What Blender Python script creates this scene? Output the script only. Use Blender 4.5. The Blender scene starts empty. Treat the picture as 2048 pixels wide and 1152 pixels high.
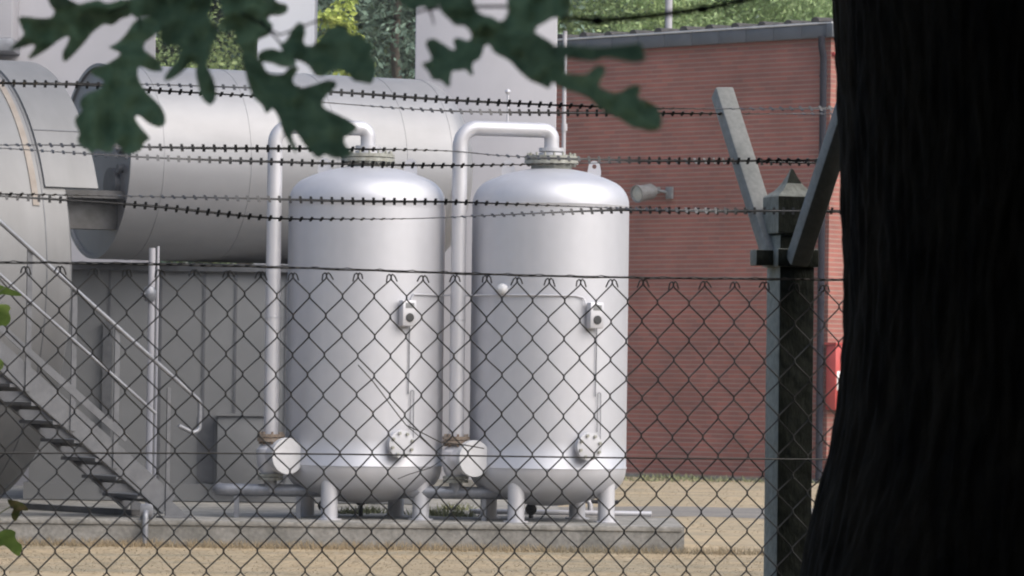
import bpy, bmesh, math, random
from math import sin, cos, pi, radians, sqrt, atan2, tan
from mathutils import Vector, Matrix, noise
from mathutils.geometry import delaunay_2d_cdt

random.seed(7)
SC = bpy.context.scene
COL = SC.collection

# ------------------------------------------------------------------ camera
F = 7800.0            # focal length in photograph pixels (2048 wide)
H = 1.75
PITCH = math.atan(184.0 / F)
ROLL = radians(0.75)
fwd = Vector((0, cos(PITCH), sin(PITCH)))
upz = Vector((0, -sin(PITCH), cos(PITCH)))
rgt = Vector((1, 0, 0)) * cos(ROLL) + upz * sin(ROLL)
upv = Vector((-1, 0, 0)) * sin(ROLL) + upz * cos(ROLL)
CAM = Vector((0, 0, H))

cd = bpy.data.cameras.new('camera')
co = bpy.data.objects.new('camera', cd)
COL.objects.link(co)
m3 = Matrix((rgt, upv, -fwd)).transposed()
co.matrix_world = Matrix.Translation(CAM) @ m3.to_4x4()
cd.sensor_width = 36.0
cd.lens = F / 2048 * 36.0
cd.clip_start = 0.1
cd.clip_end = 1500
cd.dof.use_dof = True
cd.dof.focus_distance = 17.0
cd.dof.aperture_fstop = 17.0
SC.camera = co


def ray(px, py):
    return fwd + rgt * ((px - 1024) / F) + upv * ((576 - py) / F)


def P(px, py, Y):                       # point seen at a photograph position, Y metres out
    d = ray(px, py)
    return CAM + d * (Y / d.y)


def PG(px, py, z):                      # ... on the level z
    d = ray(px, py)
    return CAM + d * ((z - H) / d.z)


def PL(px, py, p0, n):                  # ... on the plane through p0 with normal n
    d = ray(px, py)
    return CAM + d * ((p0 - CAM).dot(n) / d.dot(n))


# ------------------------------------------------------------------ materials
def mat(name, col, col2=None, rough=0.6, metal=0.0, scale=4.0, stretch=(1, 1, 1), bump=0.0,
        bscale=40.0, spec=0.5, fine=0.0, fscale=60.0, lo=0.35, hi=0.65, island=0.0, trans=0.0):
    m = bpy.data.materials.new(name)
    m.use_nodes = True
    nt = m.node_tree
    N, L = nt.nodes, nt.links
    bs = N['Principled BSDF']
    bs.inputs['Roughness'].default_value = rough
    bs.inputs['Metallic'].default_value = metal
    bs.inputs['Specular IOR Level'].default_value = spec
    tc = N.new('ShaderNodeTexCoord')
    mp = N.new('ShaderNodeMapping')
    mp.inputs['Scale'].default_value = stretch
    L.new(tc.outputs['Object'], mp.inputs['Vector'])
    nz = N.new('ShaderNodeTexNoise')
    nz.inputs['Scale'].default_value = scale
    nz.inputs['Detail'].default_value = 6
    nz.inputs['Roughness'].default_value = 0.6
    L.new(mp.outputs[0], nz.inputs['Vector'])
    cr = N.new('ShaderNodeValToRGB')
    c2 = col2 if col2 else tuple(c * 0.85 for c in col)
    cr.color_ramp.elements[0].position = lo
    cr.color_ramp.elements[1].position = hi
    cr.color_ramp.elements[0].color = (*c2, 1)
    cr.color_ramp.elements[1].color = (*col, 1)
    L.new(nz.outputs['Fac'], cr.inputs['Fac'])
    out = cr.outputs['Color']
    if fine > 0:
        n2 = N.new('ShaderNodeTexNoise')
        n2.inputs['Scale'].default_value = fscale
        n2.inputs['Detail'].default_value = 4
        L.new(tc.outputs['Object'], n2.inputs['Vector'])
        mr = N.new('ShaderNodeMapRange')
        mr.inputs[1].default_value = 0.3
        mr.inputs[2].default_value = 0.7
        mr.inputs[3].default_value = 1 - fine
        mr.inputs[4].default_value = 1 + fine
        L.new(n2.outputs['Fac'], mr.inputs[0])
        vm = N.new('ShaderNodeVectorMath')
        vm.operation = 'SCALE'
        L.new(out, vm.inputs[0])
        L.new(mr.outputs[0], vm.inputs['Scale'])
        out = vm.outputs[0]
    if island > 0:
        ge = N.new('ShaderNodeNewGeometry')
        mr = N.new('ShaderNodeMapRange')
        mr.inputs[3].default_value = 1 - island
        mr.inputs[4].default_value = 1 + island
        L.new(ge.outputs['Random Per Island'], mr.inputs[0])
        vm = N.new('ShaderNodeVectorMath')
        vm.operation = 'SCALE'
        L.new(out, vm.inputs[0])
        L.new(mr.outputs[0], vm.inputs['Scale'])
        out = vm.outputs[0]
    L.new(out, bs.inputs['Base Color'])
    if bump > 0:
        b = N.new('ShaderNodeBump')
        nb = N.new('ShaderNodeTexNoise')
        nb.inputs['Scale'].default_value = bscale
        nb.inputs['Detail'].default_value = 5
        L.new(mp.outputs[0], nb.inputs['Vector'])
        b.inputs['Strength'].default_value = bump
        b.inputs['Distance'].default_value = 0.02
        L.new(nb.outputs['Fac'], b.inputs['Height'])
        L.new(b.outputs[0], bs.inputs['Normal'])
    if trans > 0:
        tr = N.new('ShaderNodeBsdfTranslucent')
        L.new(out, tr.inputs['Color'])
        mx = N.new('ShaderNodeMixShader')
        mx.inputs[0].default_value = trans
        L.new(bs.outputs[0], mx.inputs[1])
        L.new(tr.outputs[0], mx.inputs[2])
        L.new(mx.outputs[0], N['Material Output'].inputs[0])
    return m


def brick_mat(name):
    m = bpy.data.materials.new(name)
    m.use_nodes = True
    N, L = m.node_tree.nodes, m.node_tree.links
    bs = N['Principled BSDF']
    bs.inputs['Roughness'].default_value = 0.85
    tc = N.new('ShaderNodeTexCoord')
    sx = N.new('ShaderNodeSeparateXYZ')
    L.new(tc.outputs['Object'], sx.inputs[0])
    ad = N.new('ShaderNodeMath')
    L.new(sx.outputs[0], ad.inputs[0])
    L.new(sx.outputs[1], ad.inputs[1])
    cb = N.new('ShaderNodeCombineXYZ')
    L.new(ad.outputs[0], cb.inputs[0])
    L.new(sx.outputs[2], cb.inputs[1])
    br = N.new('ShaderNodeTexBrick')
    br.inputs['Scale'].default_value = 1.0
    br.inputs['Brick Width'].default_value = 0.25
    br.inputs['Row Height'].default_value = 0.0833
    br.inputs['Mortar Size'].default_value = 0.004
    br.inputs['Mortar Smooth'].default_value = 0.3
    br.inputs['Bias'].default_value = 0.0
    br.inputs['Color1'].default_value = (0.300, 0.108, 0.086, 1)
    br.inputs['Color2'].default_value = (0.228, 0.092, 0.078, 1)
    br.inputs['Mortar'].default_value = (0.26, 0.14, 0.118, 1)
    L.new(cb.outputs[0], br.inputs['Vector'])
    dv_ = N.new('ShaderNodeMath')
    dv_.operation = 'DIVIDE'
    dv_.inputs[1].default_value = 0.0833
    L.new(sx.outputs[2], dv_.inputs[0])
    fr = N.new('ShaderNodeMath')
    fr.operation = 'FRACT'
    L.new(dv_.outputs[0], fr.inputs[0])
    gt = N.new('ShaderNodeMapRange')
    gt.inputs[1].default_value = 0.72
    gt.inputs[2].default_value = 0.82
    L.new(fr.outputs[0], gt.inputs[0])
    mxc = N.new('ShaderNodeMix')
    mxc.data_type = 'RGBA'
    L.new(gt.outputs[0], mxc.inputs['Factor'])
    L.new(br.outputs['Color'], mxc.inputs['A'])
    mxc.inputs['B'].default_value = (0.262, 0.185, 0.155, 1)
    nz = N.new('ShaderNodeTexNoise')
    nz.inputs['Scale'].default_value = 0.9
    nz.inputs['Detail'].default_value = 7
    L.new(tc.outputs['Object'], nz.inputs['Vector'])
    mr = N.new('ShaderNodeMapRange')
    mr.inputs[1].default_value = 0.3
    mr.inputs[2].default_value = 0.7
    mr.inputs[3].default_value = 0.76
    mr.inputs[4].default_value = 1.12
    L.new(nz.outputs['Fac'], mr.inputs[0])
    vm = N.new('ShaderNodeVectorMath')
    vm.operation = 'SCALE'
    L.new(mxc.outputs['Result'], vm.inputs[0])
    L.new(mr.outputs[0], vm.inputs['Scale'])
    L.new(vm.outputs[0], bs.inputs['Base Color'])
    b = N.new('ShaderNodeBump')
    b.inputs['Strength'].default_value = 0.5
    b.inputs['Distance'].default_value = 0.008
    b.invert = True
    L.new(gt.outputs[0], b.inputs['Height'])
    L.new(b.outputs[0], bs.inputs['Normal'])
    return m


M = {}
M['silver'] = mat('silver_paint', (0.485, 0.495, 0.535), (0.44, 0.45, 0.487), rough=0.5, metal=0.42, scale=2.2,
                  stretch=(1, 1, 0.12), fine=0.02, fscale=9)
M['silver_pipe'] = mat('silver_pipe_paint', (0.50, 0.505, 0.54), (0.44, 0.445, 0.48), rough=0.45, metal=0.3, scale=2)
M['white_disc'] = mat('white_blind_flange', (0.47, 0.48, 0.51), (0.42, 0.43, 0.45), rough=0.5, scale=8)
M['rust_flange'] = mat('rusty_flange', (0.27, 0.235, 0.20), (0.16, 0.11, 0.075), rough=0.8, metal=0.1, scale=18)
M['grey_flange'] = mat('grey_flange', (0.34, 0.35, 0.32), (0.22, 0.22, 0.19), rough=0.7, metal=0.2, scale=20)
M['alu'] = mat('aluminium_cladding', (0.195, 0.199, 0.206), (0.15, 0.153, 0.157), rough=0.55, metal=0.25, scale=1.6,
               stretch=(1.0, 0.25, 0.25), fine=0.04, fscale=3)
M['alu_dull'] = mat('dull_cladding', (0.262, 0.268, 0.286), (0.22, 0.225, 0.238), rough=0.5, metal=0.35, scale=1.1,
                    stretch=(0.35, 1, 1), fine=0.03, fscale=5)
M['rust_strip'] = mat('rust_stained_strip', (0.265, 0.24, 0.215), (0.215, 0.185, 0.16), rough=0.7, metal=0.2, scale=6)
M['dark_metal'] = mat('dark_weathered_metal', (0.10, 0.10, 0.105), (0.06, 0.06, 0.06), rough=0.6, metal=0.3, scale=6)
M['clad_grey'] = mat('grey_wall_cladding', (0.162, 0.170, 0.180), (0.142, 0.149, 0.158), rough=0.6, scale=1.2, fine=0.03, fscale=4)
M['clad_light'] = mat('light_wall_cladding', (0.37, 0.37, 0.405), (0.34, 0.34, 0.37), rough=0.55, scale=0.8,
                      stretch=(1, 1, 0.2), fine=0.03, fscale=3)
M['clad_white'] = mat('white_wall_cladding', (0.68, 0.69, 0.73), (0.63, 0.64, 0.67), rough=0.5, scale=0.8, stretch=(1, 1, 0.2))
M['galv'] = mat('galvanised_steel', (0.235, 0.245, 0.27), (0.17, 0.178, 0.20), rough=0.45, metal=0.4, scale=9, fine=0.05)
M['galv_dark'] = mat('dull_galvanised_steel', (0.13, 0.137, 0.15), (0.09, 0.095, 0.105), rough=0.55, metal=0.35, scale=7)
M['galv_mid'] = mat('weathered_galvanised_steel', (0.125, 0.131, 0.145), (0.095, 0.10, 0.112), rough=0.5, metal=0.3, scale=7, fine=0.05)
M['concrete'] = mat('weathered_concrete', (0.275, 0.267, 0.25), (0.15, 0.147, 0.135), rough=0.9, scale=3.0, fine=0.2,
                    fscale=22, bump=0.3, bscale=30)
M['brick'] = brick_mat('red_brick')
M['fascia'] = mat('slate_blue_fascia', (0.085, 0.097, 0.115), (0.07, 0.08, 0.097), rough=0.5, scale=3)
M['trim'] = mat('pale_drip_edge', (0.55, 0.56, 0.58), rough=0.4, metal=0.3)
M['rooftile'] = mat('dark_roof_tile', (0.055, 0.053, 0.053), (0.03, 0.03, 0.03), rough=0.85, scale=6, fine=0.2, fscale=15)
M['anthracite'] = mat('anthracite_pipe', (0.022, 0.0225, 0.032), rough=0.8, scale=3, spec=0.15)
M['red'] = mat('red_enamel', (0.44, 0.065, 0.06), (0.38, 0.055, 0.05), rough=0.4, scale=4)
M['whitepaint'] = mat('white_paint', (0.78, 0.78, 0.78), rough=0.5)
M['lampgrey'] = mat('grey_lamp_body', (0.20, 0.21, 0.22), (0.13, 0.135, 0.14), rough=0.6, metal=0.0, scale=10)
M['glass'] = mat('lamp_glass', (0.42, 0.45, 0.44), rough=0.12, spec=0.7)
M['black'] = mat('black_plastic', (0.02, 0.02, 0.022), rough=0.5)
M['dial'] = mat('dark_dial', (0.035, 0.037, 0.04), rough=0.35)
M['wire'] = mat('old_fence_wire', (0.16, 0.155, 0.145), (0.07, 0.06, 0.05), rough=0.5, metal=0.35, scale=6, spec=0.3)
M['barb'] = mat('galvanised_barbed_strip', (0.13, 0.13, 0.132), (0.075, 0.072, 0.07), rough=0.38, metal=0.6, scale=9)
M['post'] = mat('lit_mossy_concrete', (0.46, 0.455, 0.385), (0.30, 0.30, 0.25), rough=0.9, scale=7, stretch=(1, 1, 0.4),
                fine=0.15, fscale=60, bump=0.3, bscale=80)  # pale copy of the post concrete, light on its left side put into the colour
M['post_shade'] = mat('shaded_post_concrete', (0.060, 0.063, 0.050), (0.030, 0.033, 0.025), rough=0.95, scale=9, stretch=(1, 1, 0.4), fine=0.2, fscale=60, bump=0.3, bscale=80, spec=0.1)  # near-black copy of the post concrete, shade put into the colour
M['arm'] = mat('pale_concrete_arm', (0.47, 0.465, 0.43), (0.38, 0.38, 0.35), rough=0.85, scale=8, fine=0.12, fscale=70)
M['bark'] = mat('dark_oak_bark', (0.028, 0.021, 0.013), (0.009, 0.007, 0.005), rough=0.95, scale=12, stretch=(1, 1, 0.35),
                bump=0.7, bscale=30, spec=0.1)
M['twig'] = mat('dark_twig', (0.030, 0.028, 0.028), (0.018, 0.017, 0.017), rough=0.85, scale=40, spec=0.2)
M['leaf'] = mat('oak_leaf', (0.30, 0.39, 0.20), (0.17, 0.245, 0.125), rough=0.55, scale=38, island=0.22, trans=0.68, spec=0.3)
M['leaf_young'] = mat('young_oak_leaf', (0.44, 0.56, 0.12), (0.32, 0.44, 0.09), rough=0.5, scale=30, trans=0.4, spec=0.3)
M['leaf_brown'] = mat('browning_leaf', (0.28, 0.20, 0.08), (0.10, 0.13, 0.03), rough=0.6, scale=45, trans=0.35, spec=0.3)
M['fol_shade'] = mat('oak_foliage', (0.045, 0.075, 0.030), (0.030, 0.055, 0.022), rough=0.7, scale=0.8, island=0.4, spec=0.2)
M['fol_bright'] = mat('bright_foliage', (0.54, 0.64, 0.32), (0.34, 0.46, 0.22), rough=0.65, scale=0.55, island=0.28, trans=0.45, spec=0.25)
M['fol_grey'] = mat('greyish_foliage', (0.48, 0.60, 0.32), (0.29, 0.41, 0.20), rough=0.6, scale=0.7, island=0.3, trans=0.4, spec=0.3)
M['fol_dark'] = mat('dark_foliage', (0.26, 0.36, 0.28), (0.14, 0.21, 0.17), rough=0.7, scale=0.7, island=0.45, trans=0.3, spec=0.2)
M['fol_yellow'] = mat('yellow_green_foliage', (0.46, 0.52, 0.14), (0.32, 0.40, 0.10), rough=0.6, scale=1.5, island=0.4, trans=0.3, spec=0.2)
M['tree_bark'] = mat('grey_bark', (0.12, 0.10, 0.08), (0.06, 0.05, 0.04), rough=0.9, scale=6, stretch=(1, 1, .3), bump=0.5, bscale=15)
M['lawn'] = mat('parched_lawn', (0.38, 0.305, 0.205), (0.265, 0.235, 0.175), rough=0.95, scale=1.1, stretch=(0.35, 1, 1), fine=0.17, fscale=7, bump=0.1,
                bscale=25, spec=0.1, lo=0.38, hi=0.6)
M['blade'] = mat('dry_grass_blades', (0.40, 0.322, 0.212), (0.28, 0.25, 0.185), rough=0.9, scale=0.8, stretch=(0.45, 1, 1), island=0.10, trans=0.45, spec=0.1)
M['weed'] = mat('green_weeds', (0.22, 0.235, 0.13), (0.16, 0.17, 0.09), rough=0.8, scale=6, island=0.4, spec=0.2)
M['asphalt'] = mat('worn_asphalt', (0.20, 0.185, 0.165), (0.14, 0.135, 0.128), rough=0.9, scale=1.3, fine=0.2, fscale=20)
M['litter'] = mat('forest_floor', (0.06, 0.048, 0.032), (0.03, 0.027, 0.018), rough=0.95, scale=3, fine=0.3, fscale=30, spec=0.1)


# ------------------------------------------------------------------ mesh building
class MB:
    def __init__(s):
        s.v, s.f, s.s, s.mi = [], [], [], []

    def add(s, vs, fs, smooth=False, mi=0):
        o = len(s.v)
        s.v.extend([tuple(x) for x in vs])
        for f in fs:
            s.f.append(tuple(i + o for i in f))
            s.s.append(smooth)
            s.mi.append(mi)
        return s

    def box(s, c, size, R=None, mi=0, bev=0.0):
        c = Vector(c)
        hx, hy, hz = size[0] / 2, size[1] / 2, size[2] / 2
        if bev <= 0:
            vs = [Vector((x * hx, y * hy, z * hz)) for x in (-1, 1) for y in (-1, 1) for z in (-1, 1)]
            fs = [(0, 1, 3, 2), (4, 6, 7, 5), (0, 4, 5, 1), (2, 3, 7, 6), (0, 2, 6, 4), (1, 5, 7, 3)]
        else:
            bm = bmesh.new()
            bmesh.ops.create_cube(bm, size=1)
            for v in bm.verts:
                v.co = Vector((v.co.x * size[0], v.co.y * size[1], v.co.z * size[2]))
            bmesh.ops.bevel(bm, geom=list(bm.edges), offset=bev, segments=2, affect='EDGES', profile=0.5)
            bm.verts.index_update()
            vs = [v.co.copy() for v in bm.verts]
            fs = [tuple(v.index for v in f.verts) for f in bm.faces]
            bm.free()
        if R is not None:
            vs = [R @ v for v in vs]
        return s.add([v + c for v in vs], fs, bev > 0, mi)

    def tube(s, pts, r, n=10, caps=True, mi=0, smooth=True):
        pts = [Vector(p) for p in pts]
        k = len(pts)
        rs = r if isinstance(r, (list, tuple)) else [r] * k
        t = [(pts[min(i + 1, k - 1)] - pts[max(i - 1, 0)]).normalized() for i in range(k)]
        a = Vector((0, 0, 1)) if abs(t[0].z) < 0.9 else Vector((1, 0, 0))
        u = t[0].cross(a).normalized()
        vs, fs = [], []
        for i in range(k):
            if i:
                u = (u - t[i] * u.dot(t[i])).normalized()
            w = t[i].cross(u)
            for j in range(n):
                q = 2 * pi * j / n
                vs.append(pts[i] + (u * cos(q) + w * sin(q)) * rs[i])
        for i in range(k - 1):
            for j in range(n):
                j2 = (j + 1) % n
                fs.append((i * n + j, i * n + j2, (i + 1) * n + j2, (i + 1) * n + j))
        if caps:
            fs.append(tuple(range(n - 1, -1, -1)))
            fs.append(tuple((k - 1) * n + j for j in range(n)))
        return s.add(vs, fs, smooth, mi)

    def cyl(s, p0, p1, r0, r1=None, n=24, mi=0, caps=True):
        return s.tube([p0, p1], [r0, r0 if r1 is None else r1], n, caps, mi)

    def lathe(s, prof, o=(0, 0, 0), ax=(0, 0, 1), n=48, mi=0, arc=(0, 2 * pi)):
        o, ax = Vector(o), Vector(ax).normalized()
        a = Vector((0, 0, 1)) if abs(ax.z) < 0.9 else Vector((1, 0, 0))
        u = (a - ax * a.dot(ax)).normalized()
        w = ax.cross(u)
        full = abs(arc[1] - arc[0] - 2 * pi) < 1e-6
        m = n if full else n + 1
        vs, fs = [], []
        for (r, h) in prof:
            for j in range(m):
                q = arc[0] + (arc[1] - arc[0]) * j / n
                vs.append(o + ax * h + (u * cos(q) + w * sin(q)) * max(r, 1e-5))
        for i in range(len(prof) - 1):
            for j in range(n):
                j2 = (j + 1) % m
                fs.append((i * m + j, i * m + j2, (i + 1) * m + j2, (i + 1) * m + j))
        return s.add(vs, fs, True, mi)

    def build(s, name, m, parent=None, loc=None, angle=38, link=True):
        me = bpy.data.meshes.new(name)
        me.from_pydata(s.v, [], s.f)
        for mm in (m if isinstance(m, (list, tuple)) else [m]):
            me.materials.append(mm)
        me.polygons.foreach_set('use_smooth', s.s)
        me.polygons.foreach_set('material_index', s.mi)
        me.update()
        bm = bmesh.new()
        bm.from_mesh(me)
        if len(bm.faces) < 60000:
            bmesh.ops.recalc_face_normals(bm, faces=bm.faces)
        bm.to_mesh(me)
        bm.free()
        if any(s.s):
            me.set_sharp_from_angle(angle=radians(angle))
        o = bpy.data.objects.new(name, me)
        COL.objects.link(o)
        if parent:
            o.parent = parent
        if loc is not None:
            o.location = loc
        return o


def tag(o, label=None, cat=None, group=None, kind=None):
    if label:
        o['label'] = label
    if cat:
        o['category'] = cat
    if group:
        o['group'] = group
    if kind:
        o['kind'] = kind
    return o


def thing(name, label, cat, loc=(0, 0, 0), rz=0.0, group=None):
    o = bpy.data.objects.new(name, None)
    o.empty_display_size = 0.2
    COL.objects.link(o)
    o.location = loc
    o.rotation_euler = (0, 0, rz)
    return tag(o, label, cat, group)


def copy_tree(o, parent=None):
    c = o.copy()
    COL.objects.link(c)
    c.parent = parent
    for ch in list(o.children):
        copy_tree(ch, c)
    return c


def rounded(pts, rad, n=8):
    pts = [Vector(p) for p in pts]
    out = [pts[0]]
    for i in range(1, len(pts) - 1):
        a, b, c = pts[i - 1], pts[i], pts[i + 1]
        d0, d1 = (a - b).normalized(), (c - b).normalized()
        ang = d0.angle(d1)
        t = min(rad / tan(ang / 2), (a - b).length * .49, (c - b).length * .49)
        p0, p1 = b + d0 * t, b + d1 * t
        cen = b + (d0 + d1).normalized() * (t / cos(ang / 2))
        r = (p0 - cen).length
        for k in range(n + 1):
            q = (p0 - cen).lerp(p1 - cen, k / n)
            out.append(cen + q.normalized() * r)
    out.append(pts[-1])
    return out


# ------------------------------------------------------------------ light
w = bpy.data.worlds.new('World')
SC.world = w
w.use_nodes = True
wn = w.node_tree
bg = wn.nodes['Background']
sky = wn.nodes.new('ShaderNodeTexSky')
sky.sky_type = 'NISHITA'
sky.sun_disc = False
SUN = Vector((0.58, -0.44, 0.68)).normalized()
sky.sun_elevation = math.asin(SUN.z)
sky.sun_rotation = atan2(SUN.x, SUN.y)
sky.dust_density = 4.0
sky.air_density = 1.0
sky.ozone_density = 1.0
wn.links.new(sky.outputs[0], bg.inputs[0])
bg.inputs[1].default_value = 0.125
sl = bpy.data.lights.new('sun', 'SUN')
sl.energy = 2.3
sl.angle = radians(75)
sl.color = (1.0, 0.975, 0.94)
so = bpy.data.objects.new('sun', sl)
COL.objects.link(so)
so.rotation_euler = (-SUN).to_track_quat('-Z', 'Y').to_euler()
SC.view_settings.view_transform = 'Standard'
SC.view_settings.look = 'None'
SC.view_settings.exposure = 0.60
SC.view_settings.gamma = 1.0

# ------------------------------------------------------------------ ground
g = MB()
nx, ny = 40, 60
gv = []
for j in range(ny + 1):
    for i in range(nx + 1):
        gv.append((-160 + 320 * i / nx, -60 + 400 * j / ny, 0))
g.add(gv, [(j * (nx + 1) + i, j * (nx + 1) + i + 1, (j + 1) * (nx + 1) + i + 1, (j + 1) * (nx + 1) + i)
           for j in range(ny) for i in range(nx)])
tag(g.build('ground', M['lawn']), kind='structure')
g = MB()
edge = [(x, 12.5 + 1.1 * noise.noise(Vector((x * .35, 2, 0)))) for x in range(-60, 61, 2)]
g.add([(x, -50, .004) for x, _ in edge] + [(x, y, .004) for x, y in edge],
      [(i, i + 1, len(edge) + i + 1, len(edge) + i) for i in range(len(edge) - 1)])
tag(g.build('forest_floor', M['litter']), kind='structure')
g = MB()
pe = [x * .5 for x in range(-80, 121)]
g.add([(x, 50.3 + .9 * noise.noise(Vector((x * .6, 0, 4))), .004) for x in pe] +
      [(x, 54.6 + 1.2 * noise.noise(Vector((x * .6, 7, 4))), .004) for x in pe],
      [(i, i + 1, len(pe) + i + 1, len(pe) + i) for i in range(len(pe) - 1)])
tag(g.build('path', M['asphalt']), kind='structure')
g = MB()
ys = list(range(17, 50, 3)) + [49.5]
g.add([(9.5 + .2 * noise.noise(Vector((2, y * .4, 1))), y, .008) for y in ys] + [(24 + .3 * noise.noise(Vector((8, y * .4, 1))), y, .008) for y in ys],
      [(i, i + 1, len(ys) + i + 1, len(ys) + i) for i in range(len(ys) - 1)])
tag(g.build('added_dark_ground', M['asphalt']), kind='structure')  # added out of view so the tank cladding reflects something dark


def blades(name, n, region, hmin, hmax, wid, m, seed, flat=1.0):
    rnd = random.Random(seed)
    b = MB()
    for _ in range(n):
        p = region(rnd)
        if p is None:
            continue
        x, y, z = p
        h = rnd.uniform(hmin, hmax)
        a = rnd.uniform(0, 2 * pi)
        ca, sa = cos(a) * wid / 2, sin(a) * wid / 2
        lx, ly = rnd.gauss(0, .45) * h * flat * 1.5, rnd.gauss(0, .45) * h * flat
        b.add([(x - ca, y - sa, z), (x + ca, y + sa, z), (x + lx, y + ly, z + h)], [(0, 1, 2)])
    return b.build(name, m)


def reg_front(rnd):
    return (rnd.uniform(-7, 7), rnd.uniform(34.2, 39.98), 0)


def reg_back(rnd):
    y = rnd.uniform(45, 70)
    x = rnd.uniform(0.5, 8)
    if 50.4 < y < 55 or (y < 54 and x < 2.2):
        return None
    return (x, y, 0)


tag(blades('dry_grass', 26000, reg_front, .008, .02, .010, M['blade'], 3, 8.0), 'parched straw-coloured lawn growing in front of the foundation slab',
    'grass', kind='stuff')
tag(blades('dry_grass', 5200, lambda r: (r.uniform(-6.5, 3.5), 39.97 - abs(r.gauss(0, .16)), 0), .03, .11, .012, M['blade'], 8),
    'longer dry grass fringe standing against the front of the foundation slab', 'grass', kind='stuff')
tag(blades('dry_grass', 9000, reg_back, .008, .02, .016, M['blade'], 4, 9.0), 'thin dry grass growing beside the path by the brick building',
    'grass', kind='stuff')


def clump_pos(rnd):
    c = rnd.choice(CL)
    return (c[0] + rnd.gauss(0, c[3]), c[1] + rnd.gauss(0, c[3] * .6), c[2])


# ------------------------------------------------------------------ concrete slab
SZ = 0.27
SLAB_X1 = PG(1367, 1052, SZ).x
b = MB()
SX = P(1116, 1000, 46).x
b.box(((-9 + SX) / 2, 46.6, SZ / 2 - .15), (SX + 9, 13.2, SZ + .3))
b.box(((SX + SLAB_X1) / 2 + .0005, 41.33, SZ / 2 - .15), (SLAB_X1 - SX - .001, 2.66, SZ + .3))
b.box(((-9 + SLAB_X1) / 2 - .01, 39.992, SZ - .028), (SLAB_X1 + 8.97, .016, .05), bev=.006)
tag(b.build('concrete_slab', M['concrete']), 'long stained concrete foundation slab standing low in the dry grass under the silver tanks', 'slab')

# ------------------------------------------------------------------ pressure tanks
R = 0.83


def dome_profile(z0, up, n1=8, n2=12):
    Rc, rk = 1.60, 0.28
    kc = R - rk
    zc = sqrt((Rc - rk) ** 2 - kc ** 2)
    phi = math.asin(kc / (Rc - rk))
    out = []
    for i in range(n1 + 1):
        a = (pi / 2 - phi) * i / n1
        out.append((kc + rk * cos(a), z0 + up * rk * sin(a)))
    for i in range(1, n2 + 1):
        a = phi * (1 - i / n2)
        out.append((Rc * sin(a), z0 + up * (Rc * cos(a) - zc)))
    return out


def dome_z(r, z0):
    Rc, rk = 1.60, 0.28
    zc = sqrt((Rc - rk) ** 2 - (R - rk) ** 2)
    return z0 + sqrt(Rc ** 2 - r * r) - zc


ZB, ZT = 0.556, 3.33


def pol(a, r, z):
    return Vector((r * sin(radians(a)), -r * cos(radians(a)), z))


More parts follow.
